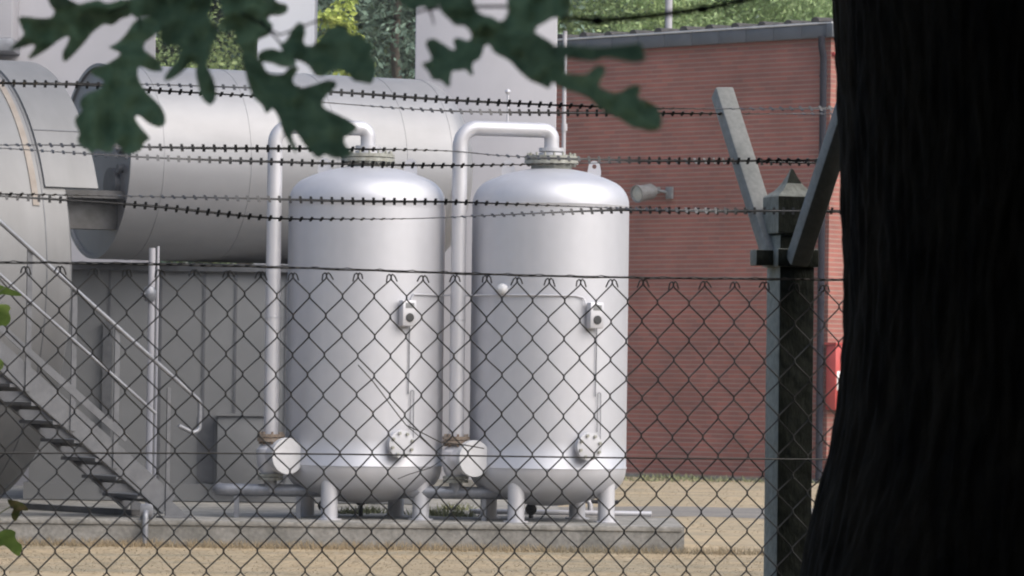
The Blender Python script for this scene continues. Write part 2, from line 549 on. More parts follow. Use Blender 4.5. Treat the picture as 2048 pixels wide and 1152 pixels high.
def make_tank():
    t = thing('pressure_tank', '', 'tank')
    prof = list(reversed(dome_profile(ZB, -1))) + [(R, ZB), (R + .007, ZB + .004), (R + .007, ZB + .018), (R, ZB + .024)] + \
        [(R, ZB + .3 * i) for i in range(1, 10)] + [(R, ZT - .02), (R + .004, ZT - .012), (R + .004, ZT - .002), (R, ZT)] + dome_profile(ZT, 1)[1:]
    b = MB()
    b.lathe(prof, n=96)
    shell = b.build('shell', M['silver'], t, angle=50)
    for a in (-28, 62, 152, 242):
        p = pol(a, .70, 0)
        b = MB()
        b.lathe([(0, 0), (.13, 0), (.13, .014), (.088, .016), (.088, .62), (0, .62)], o=p, n=28)
        b.build('leg', M['silver_pipe'], t)
    # head: neck, two dirty flanges with bolts
    b = MB()
    b.lathe([(.215, 3.66), (.215, 3.775), (0, 3.775)], n=36)
    b.build('neck', M['grey_flange'], t)
    b = MB()
    b.lathe([(0, 3.768), (.285, 3.768), (.285, 3.806), (0, 3.806)], n=40)
    b.lathe([(0, 3.816), (.285, 3.816), (.285, 3.852), (0, 3.852)], n=40)
    b.lathe([(.25, 3.80), (.25, 3.82)], n=30)
    for i in range(16):
        p = pol(i * 22.5 + 6, .25, 0)
        b.cyl(p + Vector((0, 0, 3.745)), p + Vector((0, 0, 3.885)), .014, n=6)
    b.build('flange', M['grey_flange'], t)
    b = MB()
    b.lathe([(0, 3.852), (.135, 3.852), (.135, 3.888), (.10, 3.89), (.10, 3.90), (.135, 3.902), (.135, 3.94), (0, 3.94)], n=32)
    b.build('flange', M['silver_pipe'], t)
    # pipe over the top and down the side
    px = -.965
    py = -.30
    b = MB()
    b.tube(rounded([(0, 0, 3.93), (0, 0, 4.125), (px, py, 4.125), (px, py, .84)], .19, 12), .079, 20)
    pipe = b.build('riser_pipe', M['silver_pipe'], t)
    for wz in (3.86, 2.1):
        b = MB()
        b.lathe([(.078, -.001), (.084, .001), (.084, .018), (.078, .019)], o=(px, py, wz), n=20)
        b.build('weld', M['silver'], pipe)
    b = MB()
    b.lathe([(0, .80), (.145, .80), (.145, .838), (0, .838)], o=(px, py, 0), n=28)
    b.lathe([(0, .846), (.145, .846), (.145, .88), (0, .88)], o=(px, py, 0), n=28)
    for i in range(8):
        q = pol(i * 45 + 10, .118, 0) + Vector((px, py, 0))
        b.cyl(q + Vector((0, 0, .775)), q + Vector((0, 0, .905)), .014, n=6)
    b.build('flange', M['rust_flange'], pipe)
    # valve body with round blind flange facing the yard
    b = MB()
    b.lathe([(.085, .80), (.10, .77), (.15, .72), (.155, .62), (.12, .50), (.09, .45), (.09, .42)], o=(px, py, 0), n=28)
    d = Vector((sin(radians(33)), -cos(radians(33)), 0))
    c0 = Vector((px, py, .655))
    b.tube([c0, c0 + d * .33], .125, 28)
    valve = b.build('valve', M['silver_pipe'], t)
    b = MB()
    b.lathe([(0, .30), (.192, .30), (.192, .33), (.0, .33)], o=c0, ax=d, n=40)
    b.lathe([(0, .335), (.190, .335), (.192, .338), (.192, .366), (.186, .372), (0, .374)], o=c0, ax=d, n=40)
    b.build('blind_flange', M['white_disc'], valve)
    b = MB()
    b.lathe([(0, .435), (.135, .435), (.135, .465), (0, .465)], o=(px, py, 0), n=28)
    b.lathe([(0, .395), (.135, .395), (.135, .426), (0, .426)], o=(px, py, 0), n=28)
    b.build('flange', M['grey_flange'], valve)
    b = MB()
    b.tube([(px, py, .41), (px, py, .27)], .068, 18)
    b.tube(rounded([(px - .56, .05, .29), (px - .56, py, .29), (px + .5, py, .29), (px + .95, .3, .29)], .12, 8), .066, 18)
    for xx in (px - .35, px + .3):
        b.box((xx, py, .115), (.05, .1, .23))
    b.build('drain_pipe', M['galv'], t)
    # lifting lugs
    for sx in (-1, 1):
        xx = .455 * sx
        zz = dome_z(.455, ZT)
        ro, ri, dz = .062, .024, .085
        n = 20
        vs, fs = [], []
        for yy in (-.011, .011):
            for k in range(n):
                q = 2 * pi * k / n
                ex, ez = ro * cos(q), ro * sin(q)
                if ez < 0:
                    ex = ro * (1.15 if ex > 0 else -1.15) * min(1, abs(cos(q)) * 1.4)
                    ez = ez * 2.4
                vs.append((xx + ex, yy, zz + dz + ez))
            for k in range(n):
                q = 2 * pi * k / n
                vs.append((xx + ri * cos(q), yy, zz + dz + ri * sin(q)))
        for k in range(n):
            k2 = (k + 1) % n
            fs += [(k, k2, n + k2, n + k), (2 * n + k, 3 * n + k, 3 * n + k2, 2 * n + k2),
                   (k, 2 * n + k, 2 * n + k2, k2), (n + k, n + k2, 3 * n + k2, 3 * n + k)]
        b = MB()
        b.add(vs, fs)
        b.build('lifting_lug', M['silver_pipe'], t)
    # gauge box
    a = 31
    Rz = Matrix.Rotation(radians(a), 3, 'Z')
    b = MB()
    b.box(pol(a, R + .075, 2.16), (.165, .09, .27), Rz, bev=.012)
    b.box(pol(a, R + .015, 2.16), (.10, .06, .18), Rz)
    box = b.build('gauge_box', M['silver_pipe'], t)
    b = MB()
    nrm = Vector((sin(radians(a)), -cos(radians(a)), 0))
    b.lathe([(0, 0), (.046, 0), (.046, .012), (.036, .014), (0, .011)], o=pol(a, R + .118, 2.115), ax=nrm, n=28)
    b.build('dial', M['dial'], box)
    b = MB()
    b.box(pol(a, R + .121, 2.24), (.10, .006, .055), Rz)
    b.build('display', M['lampgrey'], box)
    # hand hole with bolts
    a = 27
    nrm = Vector((sin(radians(a)), -cos(radians(a)), 0))
    b = MB()
    b.lathe([(.10, -.06), (.10, .05), (.145, .052), (.145, .075), (.14, .08), (.14, .085), (.145, .088), (.145, .112), (.06, .118), (0, .118)], o=pol(a, R, .80), ax=nrm, n=40)
    hand = b.build('handhole', M['silver'], t)
    uu = Vector((cos(radians(a)), sin(radians(a)), 0))
    for i in range(8):
        b = MB()
        q = i * pi / 4 + .3
        c = pol(a, R, .80) + uu * .118 * cos(q) + Vector((0, 0, .118 * sin(q)))
        b.cyl(c + nrm * .045, c + nrm * .14, .017, n=6)
        b.build('bolt', M['grey_flange'], hand)
    # conduit down the shell
    b = MB()
    b.tube([pol(35, R + .018, 2.03), pol(35, R + .018, 1.6), pol(34.5, R + .018, 1.32)], .006, 8)
    b.tube(rounded([pol(36.5, R + .018, .95), pol(36.5, R + .018, 1.36), pol(39.5, R + .018, 1.36), pol(39.5, R + .018, .86)], .03, 5), .0045, 8)
    b.build('conduit', M['galv'], t)
    return t


tank = make_tank()
pL = P(725.5, 1040, 41.3)
tank.location = (pL.x, 41.3, SZ)
tag(tank, 'silver upright tank whose top pipe is half hidden by the oak leaves', 'tank',
    'upright silver pressure tanks on the slab')
tank2 = copy_tree(tank)
pR = P(1093.5, 1045, 41.3)
tank2.location = (pR.x, 41.25, SZ)
tag(tank2, 'silver upright tank nearest the brick wall, with a small round knob on its side', 'tank')
b = MB()
b.lathe([(0, -.03), (.055, 0), (.062, .03), (.05, .075), (.02, .095), (0, .098)], o=pol(-35.7, R, 2.42),
        ax=pol(-35.7, 1, 0), n=28)
b.build('knob', M['white_disc'], tank2)
b = MB()
b.tube([(-.47, -.146, 4.19), (-.47, -.146, 4.50)], .011, 8)
b.lathe([(0, -.03), (.022, -.02), (.03, 0), (.022, .02), (0, .03)], o=(-.47, -.146, 4.52), n=14)
b.build('vent_stub', M['silver_pipe'], tank2)
# thin conduit from one gauge box to the other
b = MB()
cL, cR = tank.location, tank2.location
zz = 2.36
pts = [cL + pol(36, R + .018, 2.22), cL + pol(36, R + .018, zz - .05), cL + pol(38, R + .018, zz)] + [cL + pol(a, R + .018, zz) for a in (45, 55, 65, 75)] + \
      [cR + pol(a, R + .018, zz + .003) for a in (-62, -50, -40, -30, -20, -10, 0, 10, 18)] + [cR + pol(24, R + .02, zz - .02), cR + pol(25, R + .05, zz - .09)]
b.tube(pts, .009, 8)
tag(b.build('conduit', M['silver_pipe']), 'thin pale conduit strung across from one gauge box to the other', 'conduit')

# ------------------------------------------------------------------ big horizontal tanks
TH = radians(29)
A = Vector((cos(TH), sin(TH), 0))
NN = Vector((sin(TH), -cos(TH), 0))


def seam(b, x, r, wd=.02, h=.006, arc=(0, 2 * pi), mi=0):
    b.lathe([(r - .01, x - wd), (r + h, x - wd + .003), (r + h, x + wd - .003), (r - .01, x + wd)], ax=(1, 0, 0), n=120, arc=arc, mi=mi)


# tank on the far left (huge, its near flank swells to the right)
Y1 = 44.2
C1 = P(-28, 562, Y1)
R1 = 437 * Y1 / F
t1 = thing('storage_tank', 'huge horizontal aluminium clad tank bulging in at the left edge behind the steel stairs', 'tank',
           (C1.x, C1.y, SZ), TH)
zc1 = C1.z - SZ
b = MB()
b.lathe([(0, -7.5), (R1, -7.5), (R1, -5), (R1, -3), (R1, -1.5), (R1, -.4), (R1, 0), (R1 - .03, .02), (R1 * .9, .12), (R1 * .5, .3), (0, .4)],
        o=(0, 0, zc1), ax=(1, 0, 0), n=128)
b.build('shell', M['alu'], t1)
b = MB()
for x in (-.27,):
    b.lathe([(R1 - .01, x - .008), (R1 + .004, x - .006), (R1 + .004, x + .006), (R1 - .01, x + .008)], o=(0, 0, zc1), ax=(1, 0, 0), n=128)
b.build('seam', M['galv_dark'], t1)
# upper shroud that reaches further right
b = MB()
RS = R1 + .03
a0, a1 = radians(-67), radians(67)
b.lathe([(RS - .03, -.24), (RS, -.235), (RS, .38), (RS - .012, .385), (RS - .03, .38), (RS - .03, -.24)], o=(0, 0, zc1), ax=(1, 0, 0), n=80, arc=(a0, a1))
b.build('shroud', M['alu'], t1)
b = MB()
b.lathe([(R1 - .01, -.40), (R1 + .012, -.395), (R1 + .012, -.325), (R1 - .01, -.32)], o=(0, 0, zc1), ax=(1, 0, 0), n=100, arc=(radians(-72), radians(72)))
b.build('band', M['rust_strip'], t1)
for q in (50, -50):
    b = MB()
    qa = radians(q)
    c = Vector((.07, 0, zc1)) + Vector((0, -sin(qa), cos(qa))) * (RS + .002)
    b.box(c, (.60, .012, .008), Matrix.Rotation(qa, 3, 'X'))
    b.build('seam', M['galv_dark'], t1)
for x in (-5.5, -1.4):
    b = MB()
    b.box((x, 0, .55), (.45, 3.2, 1.1))
    b.build('saddle', M['concrete'], t1)

# tank behind, lying on the grey cabin
Y2 = 45.4
C2 = P(190, 322, Y2)
R2 = 196 * Y2 / F
t2 = thing('storage_tank', 'long horizontal metal clad tank lying on the grey cabin behind the left silver tank', 'tank',
           (C2.x, C2.y, 3.0), TH * .93)
zc2 = C2.z - 3.0
L2 = 4.12
b = MB()
prof = [(0, .03), (R2 - .05, .03), (R2 - .045, 0), (R2, 0), (R2, .5)] + [(R2, .5 + (L2 - .9) * i / 8) for i in range(1, 9)] + [(R2, L2)]
for i in range(1, 15):
    a = pi / 2 * i / 14
    prof.append((R2 * cos(a) ** .8, L2 + .52 * sin(a)))
b.lathe(prof, o=(0, 0, zc2), ax=(1, 0, 0), n=128)
b.build('shell', M['alu_dull'], t2, angle=40)
for x in (.42, 1.5, 2.6, 3.5, L2 - .02):
    b = MB()
    b.lathe([(R2 - .01, x - .012), (R2 + .004, x - .01), (R2 + .004, x + .01), (R2 - .01, x + .012)], o=(0, 0, zc2), ax=(1, 0, 0), n=128)
    b.build('seam', M['alu_dull'], t2)
for fy, fz, fr_ in ((-.55, -.3, .20), (-.8, .1, .05), (-.8, -.12, .05)):
    b = MB()
    b.lathe([(0, -.03), (fr_, -.03), (fr_, .03)], o=(0, fy, zc2 + fz), ax=(1, 0, 0), n=30)
    b.build('end_fitting', M['galv_dark'], t2)
for x in (3.4,):
    b = MB()
    b.box((x, 0, .12), (.3, 1.0, .3))
    b.build('saddle', M['galv_dark'], t2)

# dark gangway beam between the two tanks
pa, pb = P(120, 391, 44.6), P(300, 391, 45.0)
b = MB()
b.box((pa + pb) / 2, ((pb - pa).length, .5, .09), Matrix.Rotation(atan2(pb.y - pa.y, pb.x - pa.x), 3, 'Z'))
b.box((pa + pb) / 2 + Vector((0, .1, -.22)), ((pb - pa).length * .9, .25, .34), Matrix.Rotation(atan2(pb.y - pa.y, pb.x - pa.x), 3, 'Z'))
tag(b.build('gangway', M['dark_metal']), 'dark steel beam bridging the gap between the two horizontal tanks', 'beam')

# ------------------------------------------------------------------ grey cabin under the tank
YW = 45.9
cab = thing('grey_cabin', 'grey panelled cabin under the long horizontal tank', 'cabin', (P(150, 900, YW).x, YW, SZ))
cx0 = cab.location.x


def X_at(px, py, Y):
    return P(px, py, Y).x - cx0


xl, xr = X_at(60, 760, YW), X_at(850, 760, YW)
ztop = 3.02 - SZ
b = MB()
b.box(((xl + xr) / 2, 1.6, ztop / 2 + .1), (xr - xl, 3.2, ztop - .2))
b.build('wall', M['clad_grey'], cab)
b = MB()
b.box(((xl + xr) / 2, 1.57, .11), (xr - xl + .1, 3.3, .20))
b.build('plinth', M['clad_grey'], cab)
b = MB()
b.box(((xl + xr) / 2, 1.55, ztop + .005), (xr - xl + .06, 3.3, .09))
b.build('roof', M['galv_dark'], cab)
for px in (217, 320, 407, 470, 572, 660):
    x = X_at(px, 740, YW)
    b = MB()
    b.box((x, -.006, ztop / 2 + .12), (.03, .016, ztop - .26))
    b.build('panel_joint', M['galv_mid'], cab)
x0, x1 = X_at(434, 900, YW - .2), X_at(545, 900, YW - .2)
zt = P(480, 832, YW - .2).z - SZ
b = MB()
b.box(((x0 + x1) / 2, -.11, (zt + .21) / 2), (x1 - x0, .22, zt - .21), bev=.01)
b.box(((x0 + x1) / 2, -.12, zt + .012), (x1 - x0 + .04, .26, .024))
b.build('cabinet_front', M['clad_grey'], cab)
x0, x1 = X_at(390, 830, YW), X_at(434, 830, YW)
b = MB()
b.box(((x0 + x1) / 2, -.004, (zt + .21) / 2), (x1 - x0 - .06, .012, zt - .25))
b.build('recess_shade', M['galv_mid'], cab)  # darker panel in place of the shadow beside the cabinet
b = MB()
b.box((X_at(216, 720, YW), -.05, 1.1), (.11, .09, 2.0))
b.build('support_post', M['galv_dark'], cab)

# ------------------------------------------------------------------ light clad towers
YT = 49.2


def tower(name, px0, px1, Y, ztop, label, m, depth=2.0, seams=True, zb=0.0):
    xa, xb = P(px0, 200, Y).x, P(px1, 200, Y).x
    t = thing(name, label, 'tower', ((xa + xb) / 2, Y, zb))
    b = MB()
    b.box((0, depth / 2, ztop / 2), (xb - xa, depth, ztop), bev=.02)
    b.build('wall', m, t)
    return t, xb - xa


tw, wd = tower('clad_tower', 829, 1113, YT, 9.2, 'wide flat pale clad tower rising between the right silver tank and the brick building', M['clad_light'], 2.2)
b = MB()
b.box((0, -.1, .32), (wd + .1, .3, .34))
b.build('plinth', M['concrete'], tw)
b = MB()
b.box((-.10 * wd, -.02, .62), (.06, .05, .26))
b.build('latch', M['black'], tw)
b = MB()
b.box((0, 1.1, 9.23), (wd + .1, 2.3, .07))
b.build('roof', M['galv'], tw)
tw, wd = tower('clad_tower', 512, 627, 50.5, 10.5, 'narrow white square tower seen between the oak leaves at upper centre left', M['clad_white'], .75)
for z in (2.5, 5, 7.5):
    b = MB()
    b.box((0, -.004, z), (wd + .02, .03, .05))
    b.build('panel_joint', M['clad_light'], tw)
tw, wd = tower('clad_tower', -330, 268, 51.5, 10.5, 'broad pale clad tower block filling the top left corner behind the oak leaves', M['clad_light'], 3.0)
x14 = P(14, 40, 51.5).x - tw.location.x
b = MB()
b.box((x14, -.003, 8.2), (.02, .02, 4.4))
b.build('panel_joint', M['galv'], tw)
pt = P(26, 78, 50.9)
pbm = P(26, 103, 50.9)
xw = pt.x - tw.location.x
b = MB()
b.box((xw - 1.2, -.35, pt.z + 1.15), (2.4, .7, 2.3), bev=.02)
cb_ = b.build('bay', M['clad_light'], tw)
b = MB()
b.box((xw - 1.2, -.36, (pt.z + pbm.z) / 2), (2.44, .74, pt.z - pbm.z), bev=.01)
b.build('ledge', M['galv'], cb_)

# ------------------------------------------------------------------ steel stair
B0 = PG(338, 1036, SZ)
st = thing('steel_stair', 'straight galvanised steel stair with handrail climbing left along the huge tank', 'stair', B0)
ua = -A                                    # horizontal direction going up
SL = 0.80                                  # rise per metre run
WID = 0.95
far = -NN * WID
zlift = 0.10


def sp(s, dz=0.0, off=Vector((0, 0, 0))):
    return ua * s + Vector((0, 0, s * SL + dz)) + off


sd = (ua + Vector((0, 0, SL))).normalized()
side = NN
nrm = sd.cross(side).normalized()
if nrm.z < 0:
    nrm = -nrm
Rst = Matrix((sd, side, nrm)).transposed()
S1 = 4.2
for off in (Vector((0, 0, 0)), far):
    b = MB()
    mid = sp(S1 / 2, zlift + .04, off)
    ln = S1 * sqrt(1 + SL * SL)
    sgn = 1 if off.length == 0 else -1
    b.box(mid, (ln, .012, .23), Rst)
    b.box(mid + nrm * .115 - side * .035 * sgn, (ln, .075, .012), Rst)
    b.box(mid - nrm * .115 - side * .035 * sgn, (ln, .075, .012), Rst)
    p0 = sp(.0, 0, off)
    b.box(p0 + Vector((0, 0, .011)) + A * .06, (.34, .16, .018), Matrix.Rotation(TH, 3, 'Z'))
    e = A * .20
    u2 = side * .01
    tri = [p0 + A * -.02 + Vector((0, 0, .02)), p0 + e + Vector((0, 0, .02)), p0 + A * -.02 + Vector((0, 0, .22))]
    b.add([q - u2 for q in tri] + [q + u2 for q in tri], [(0, 1, 2), (3, 5, 4), (0, 3, 4, 1), (1, 4, 5, 2), (2, 5, 3, 0)])
    b.build('stringer', M['galv_mid'], st)
k = 0
z = .17
while z < S1 * SL:
    s = z / SL
    c = ua * (s + .02) + Vector((0, 0, z + .05)) + far / 2
    b = MB()
    b.box(c, (.25, WID - .03, .035), Matrix.Rotation(TH, 3, 'Z'))
    b.box(c + A * .12 + Vector((0, 0, -.03)), (.012, WID - .03, .07), Matrix.Rotation(TH, 3, 'Z'))
    b.build('tread', M['galv_mid'], st)
    z += .19
rail = NN * .03
HR, KR, TR = 1.47, .94, .42
b = MB()
s_end = -.32
pe_ = sp(s_end, HR, rail)
low = sp(-.02, .0, rail)
loop = [sp(S1, HR, rail), pe_, pe_ + Vector((0, 0, -.36)), Vector((low.x, low.y, 0)) + A * .06 + Vector((0, 0, .96))]
b.tube(rounded(loop, .07, 7), .024, 12)
b.build('handrail', M['galv'], st)
b = MB()
b.tube([sp(S1, KR, rail), sp(.18, KR, rail)], .018, 10)
b.build('knee_rail', M['galv'], st)
b = MB()
b.box(sp(S1 / 2 + .25, TR, rail), ((S1 - .5) * sqrt(1 + SL * SL), .012, .075), Rst)
b.build('toe_rail', M['galv_mid'], st)
for s in (.03, .62, 1.1, 1.6, 2.15, 2.8, 3.5, 4.1):
    b = MB()
    top = HR if s > .1 else 1.33
    p0, p1 = sp(s, .02 if s > .1 else -.02, rail * .5), sp(s, top, rail * .5)
    b.box((p0 + p1) / 2, (.055 if s > .1 else .04, .02, (p1 - p0).length), Matrix.Rotation(TH, 3, 'Z'))
    b.build('baluster', M['galv_mid'], st)
b = MB()
pt = sp(S1, .0, far / 2)
b.box(pt + ua * .6 + Vector((0, 0, .06)), (1.25, WID + .05, .05), Matrix.Rotation(TH, 3, 'Z'))
for o_ in (Vector((0, 0, 0)), far):
    q = sp(S1, 0, o_) + ua * 1.1
    b.box(Vector((q.x, q.y, (q.z) / 2)), (.08, .08, q.z + .02), Matrix.Rotation(TH, 3, 'Z'))
b.build('landing', M['galv_dark'], st)

# ------------------------------------------------------------------ stand pipe and small yard pipework
p0, p1 = P(297, 985, 43.2), P(304, 496, 43.2)
sp_ = thing('stand_pipe', 'slim pale upright pipe with a ball valve behind the stair', 'pipe', (p0.x, 43.2, SZ))
b = MB()
b.tube([(0, 0, 0), (0, 0, p1.z - SZ)], .037, 16)
b.tube([(.065, .02, 0), (.065, .02, p1.z - SZ + .02)], .015, 8)
b.build('pipe', M['clad_light'], sp_)
zv = P(297, 588, 43.2).z - SZ
b = MB()
b.lathe([(0, -.09), (.05, -.08), (.075, -.03), (.075, .03), (.05, .08), (0, .09)], o=(-.02, -.02, zv), n=20)
b.tube([(-.02, -.02, zv), (-.10, -.10, zv)], .02, 10)
b.build('valve', M['galv'], sp_)
b = MB()
b.lathe([(0, 0), (.11, 0), (.11, .02), (0, .02)], n=20)
b.build('base_plate', M['galv'], sp_)

q = PG(275, 1046, SZ)
sd_ = thing('drain_spout', 'short bent grey drain spout hanging over the front edge of the slab below the stair', 'pipe', (q.x, 39.93, 0))
b = MB()
b.tube(rounded([(-.02, .55, SZ + .07), (0, .0, SZ + .07), (.0, -.02, .03)], .06, 6), .032, 12)
b.build('pipe', M['galv'], sd_)
b = MB()
b.box((-.01, .25, SZ + .03), (.12, .16, .05))
b.box((0, .12, SZ + .10), (.13, .06, .12), bev=.01)
b.build('clamp', M['galv'], sd_)

pa, pb = PG(30, 1017, SZ), PG(272, 1032, SZ)
b = MB()
dv = pb - pa
b.box((pa + pb) / 2 + Vector((0, 0, .035)), (dv.length, .12, .06), Matrix.Rotation(atan2(dv.y, dv.x), 3, 'Z'))
tag(b.build('steel_sill', M['dark_metal']), 'low dark steel sill lying on the slab left of the stair foot', 'beam')


def small_pipe(name, pts, r, m, label, cat='pipe', feet=()):
    b = MB()
    b.tube(rounded(pts, r * 2.5, 5), r, 12)
    for f in feet:
        b.box((f[0], f[1], SZ + f[2] / 2), (.04, .06, f[2]))
    return tag(b.build(name, m), label, cat)


a_, c_ = PG(1100, 1020, SZ), PG(1292, 1026, SZ)
small_pipe('yard_pipe', [(a_.x - .9, 42.35, SZ + .05), (c_.x + .0, 42.3, SZ + .05)], .028, M['silver_pipe'],
           'long thin white pipe lying along the slab behind the right silver tank')
a_ = PG(1075, 1012, SZ)
small_pipe('yard_pipe', [(a_.x - .2, 42.45, SZ + .03), (a_.x - .2, 42.45, SZ + .20), (a_.x + .55, 42.45, SZ + .20), (a_.x + .55, 42.45, SZ + .02)], .03,
           M['silver_pipe'], 'small white hoop of pipe standing under the right silver tank')
a_ = PG(1200, 1010, SZ)
small_pipe('yard_pipe', [(a_.x - .55, 42.5, SZ + .17), (a_.x + .1, 42.4, SZ + .17)], .022, M['black'],
           'black hose line running low behind the legs of the right silver tank', 'hose', [(a_.x - .3, 42.46, .16), (a_.x + .0, 42.4, .16)])
vs_ = [(648, 1003, 'dark valve handwheel low under the left silver tank beside its front left leg'),
       (722, 992, 'dark drain valve hanging under the belly of the left silver tank'),
       (1062, 1010, 'dark drain valve under the belly of the right silver tank')]
for i, (px, py, lb) in enumerate(vs_):
    c = P(px, py + 8, 41.9)
    dvv = thing('drain_valve', lb, 'valve', (c.x, 41.9, SZ), group='small drain valves under the silver tanks')
    b = MB()
    b.tube([(0, 0, 0), (0, 0, c.z - SZ + .04)], .025, 10)
    b.lathe([(.0, -.05), (.04, -.05), (.055, 0), (.04, .05), (0, .05)], o=(0, 0, (c.z - SZ)), ax=(1, 0, 0), n=14)
    b.build('body', M['dark_metal'], dvv)
    b = MB()
    ring = [Vector((.055 * cos(t_ * pi / 8), -.075, c.z - SZ + .055 * sin(t_ * pi / 8))) for t_ in range(17)]
    b.tube(ring, .009, 6)
    b.tube([(0, 0, c.z - SZ), (0, -.08, c.z - SZ)], .012, 6)
    b.build('handwheel', M['black'], dvv)

# weeds between the slab and things
CL = []
for px, py, s_ in ((858, 1030, .10), (880, 1032, .14), (915, 1033, .12), (700, 1028, .07), (748, 1026, .09), (905, 1020, .09)):
    q = PG(px, py, SZ)
    CL.append((q.x, q.y, SZ, s_))
tag(blades('weeds', 700, clump_pos, .03, .11, .02, M['weed'], 11), 'low green weeds growing on the slab between and under the two silver tanks', 'weeds', kind='stuff')
CL = []
rr = random.Random(5)
for i in range(26):
    CL.append((rr.uniform(1.5, 7.5), rr.uniform(68.5, 71), 0, .35))
tag(blades('weeds', 1100, clump_pos, .03, .13, .03, M['weed'], 12), 'greenish weeds along the foot of the brick wall', 'weeds', kind='stuff')

# ------------------------------------------------------------------ brick building
YLb, YRb = 73.1, 68.9
bl, brr = P(1113, 560, YLb), P(1657, 560, YRb)
wdv = Vector((brr.x - bl.x, brr.y - bl.y, 0))
wl = wdv.length
wu = wdv.normalized()
wang = atan2(wu.y, wu.x)
wn_ = Vector((wu.y, -wu.x, 0))            # towards the camera
org = Vector((bl.x, bl.y, 0))
EH = P(1390, 92, (YLb + YRb) / 2).z       # underside of the fascia
bb = thing('brick_building', 'red brick building with slate blue roof edge behind the tanks', 'building', org, wang)


def loc_w(px, py, off=0.0):               # photograph position on the wall -> local coordinates
    p = PL(px, py, org + wn_ * off, wn_)
    d = p - org
    return Vector((d.dot(wu), -off, p.z))


ext = 3.0
b = MB()
b.box(((wl - ext) / 2, 5.0, EH / 2), (wl + ext, 10.0, EH))
b.build('wall', M['brick'], bb)
b = MB()
b.box(((wl - ext) / 2, 4.985, .03), (wl + ext + .02, 10.0, .06))
b.build('plinth', M['concrete'], bb)
# fascia with joints, drip edge, tiles
FH = .235
b = MB()
nseg = 15
for i in range(nseg):
    x0 = -ext - .05 + (wl + ext + .1) * i / nseg
    x1 = -ext - .05 + (wl + ext + .1) * (i + 1) / nseg
    b.box(((x0 + x1) / 2, -.055, EH + FH / 2), (x1 - x0 - .012, .09, FH), bev=.008)
b.box(((wl - ext) / 2, -.02, EH + FH / 2 + .004), (wl + ext + .08, .14, FH - .03))
b.box((wl + .07, 5.0, EH + FH / 2), (.13, 10.3, FH), bev=.008)
b.build('fascia', M['fascia'], bb)
b = MB()
b.box(((wl - ext) / 2, -.05, EH + FH + .02), (wl + ext + .2, .14, .035), bev=.008)
b.build('drip_edge', M['trim'], bb)
b = MB()
zr = EH + FH - .02
RA = radians(2.5)
b.box(((wl - ext) / 2, 4.25, zr + 4.25 * tan(RA)), (wl + ext + .2, 8.3, .08), Matrix.Rotation(RA, 3, 'X'))
x = -ext
i = 0
while x < wl + .05:
    rr_ = random.Random(i)
    b.tube([(x, -.02, zr + .06 + rr_.uniform(-.012, .012)), (x, 4, zr + 4 * tan(RA) + .05), (x, 8, zr + 8 * tan(RA) + .05)], .10, 10)
    b.box((x + .29, -.02 + rr_.uniform(0, .05), zr + .045), (.30, .2, .05))
    x += .60
    i += 1
b.build('roof', M['rooftile'], bb)
# downpipe at the corner
dp0, dp1 = loc_w(1638, 950, .1), loc_w(1647, 80, .1)
xd = (dp0.x + dp1.x) / 2
b = MB()
b.tube(rounded([(xd + .0, -.16, EH + .02), (xd, -.16, EH - .16), (xd, -.10, EH - .35), (xd, -.10, .05)], .08, 5), .062, 16)
for z in (1.2, 3.2, 5.2, 7.2):
    b.lathe([(.06, -.02), (.072, -.02), (.072, .02), (.06, .02)], o=(xd, -.10, z), n=16)
    b.box((xd, -.04, z), (.03, .1, .03))
b.build('downpipe', M['anthracite'], bb)
b = MB()
z_ = loc_w(1660, 108).z
b.tube([(wl + .03, .02, z_), (wl + .03, .6, z_)], .035, 10)
b.build('overflow_pipe', M['red'], bb)
# wall lamp
c = loc_w(1290, 385, .38)
lm = thing('flood_light', 'grey cylindrical floodlight with round glass fixed to the brick wall', 'lamp')
lm.location = org + wu * c.x + wn_ * .38 + Vector((0, 0, c.z))
d = (Vector((-.72, -.62, -.16))).normalized()
b = MB()
b.lathe([(0, -.24), (.085, -.24), (.12, -.20), (.145, -.15), (.15, .17), (.165, .175), (.165, .215), (.145, .215), (.14, .18)], ax=d, n=36)
b.build('housing', M['lampgrey'], lm)
b = MB()
b.lathe([(.146, .186), (.08, .20), (0, .205)], ax=d, n=36)
b.build('lens', M['glass'], lm)
b = MB()
tgt = wu * .30 - wn_ * .36
b.tube([d * -.2, -d * .28 + wu * .05, tgt], .03, 10)
b.box(tgt + wn_ * .02, (.16, .05, .22), Matrix.Rotation(wang, 3, 'Z'), bev=.01)
b.box(-d * .30, (.1, .1, .12), Matrix.Rotation(.7, 3, 'Z'), bev=.01)
b.build('bracket', M['lampgrey'], lm)
# red hose cabinet on the return wall
dv = P(1672, 755, 1).y
sidep = org + wu * wl
pc = PL(1690, 755, sidep + wu * .12, wu)
hc = thing('hose_cabinet', 'red fire hose cabinet with white sign between the downpipe and the tree trunk', 'cabinet', (pc.x, pc.y, pc.z), wang)
hh = 130 * pc.y / F
b = MB()
b.box((0, 0, 0), (.22, .85, hh), bev=.02)
b.box((0, 0, hh / 2 + .02), (.26, .9, .04))
b.build('case', M['red'], hc)
b = MB()
b.box((.114, -.28, -.06), (.008, .22, .34), bev=.003)
sg = b.build('sign', M['whitepaint'], hc)
b = MB()
b.box((.119, -.30, -.06), (.006, .03, .22))
b.box((.119, -.24, -.06), (.006, .025, .18))
b.build('pictogram', M['red'], sg)
b = MB()
b.box((.12, .33, 0), (.03, .03, .16), bev=.006)
b.build('handle', M['black'], hc)

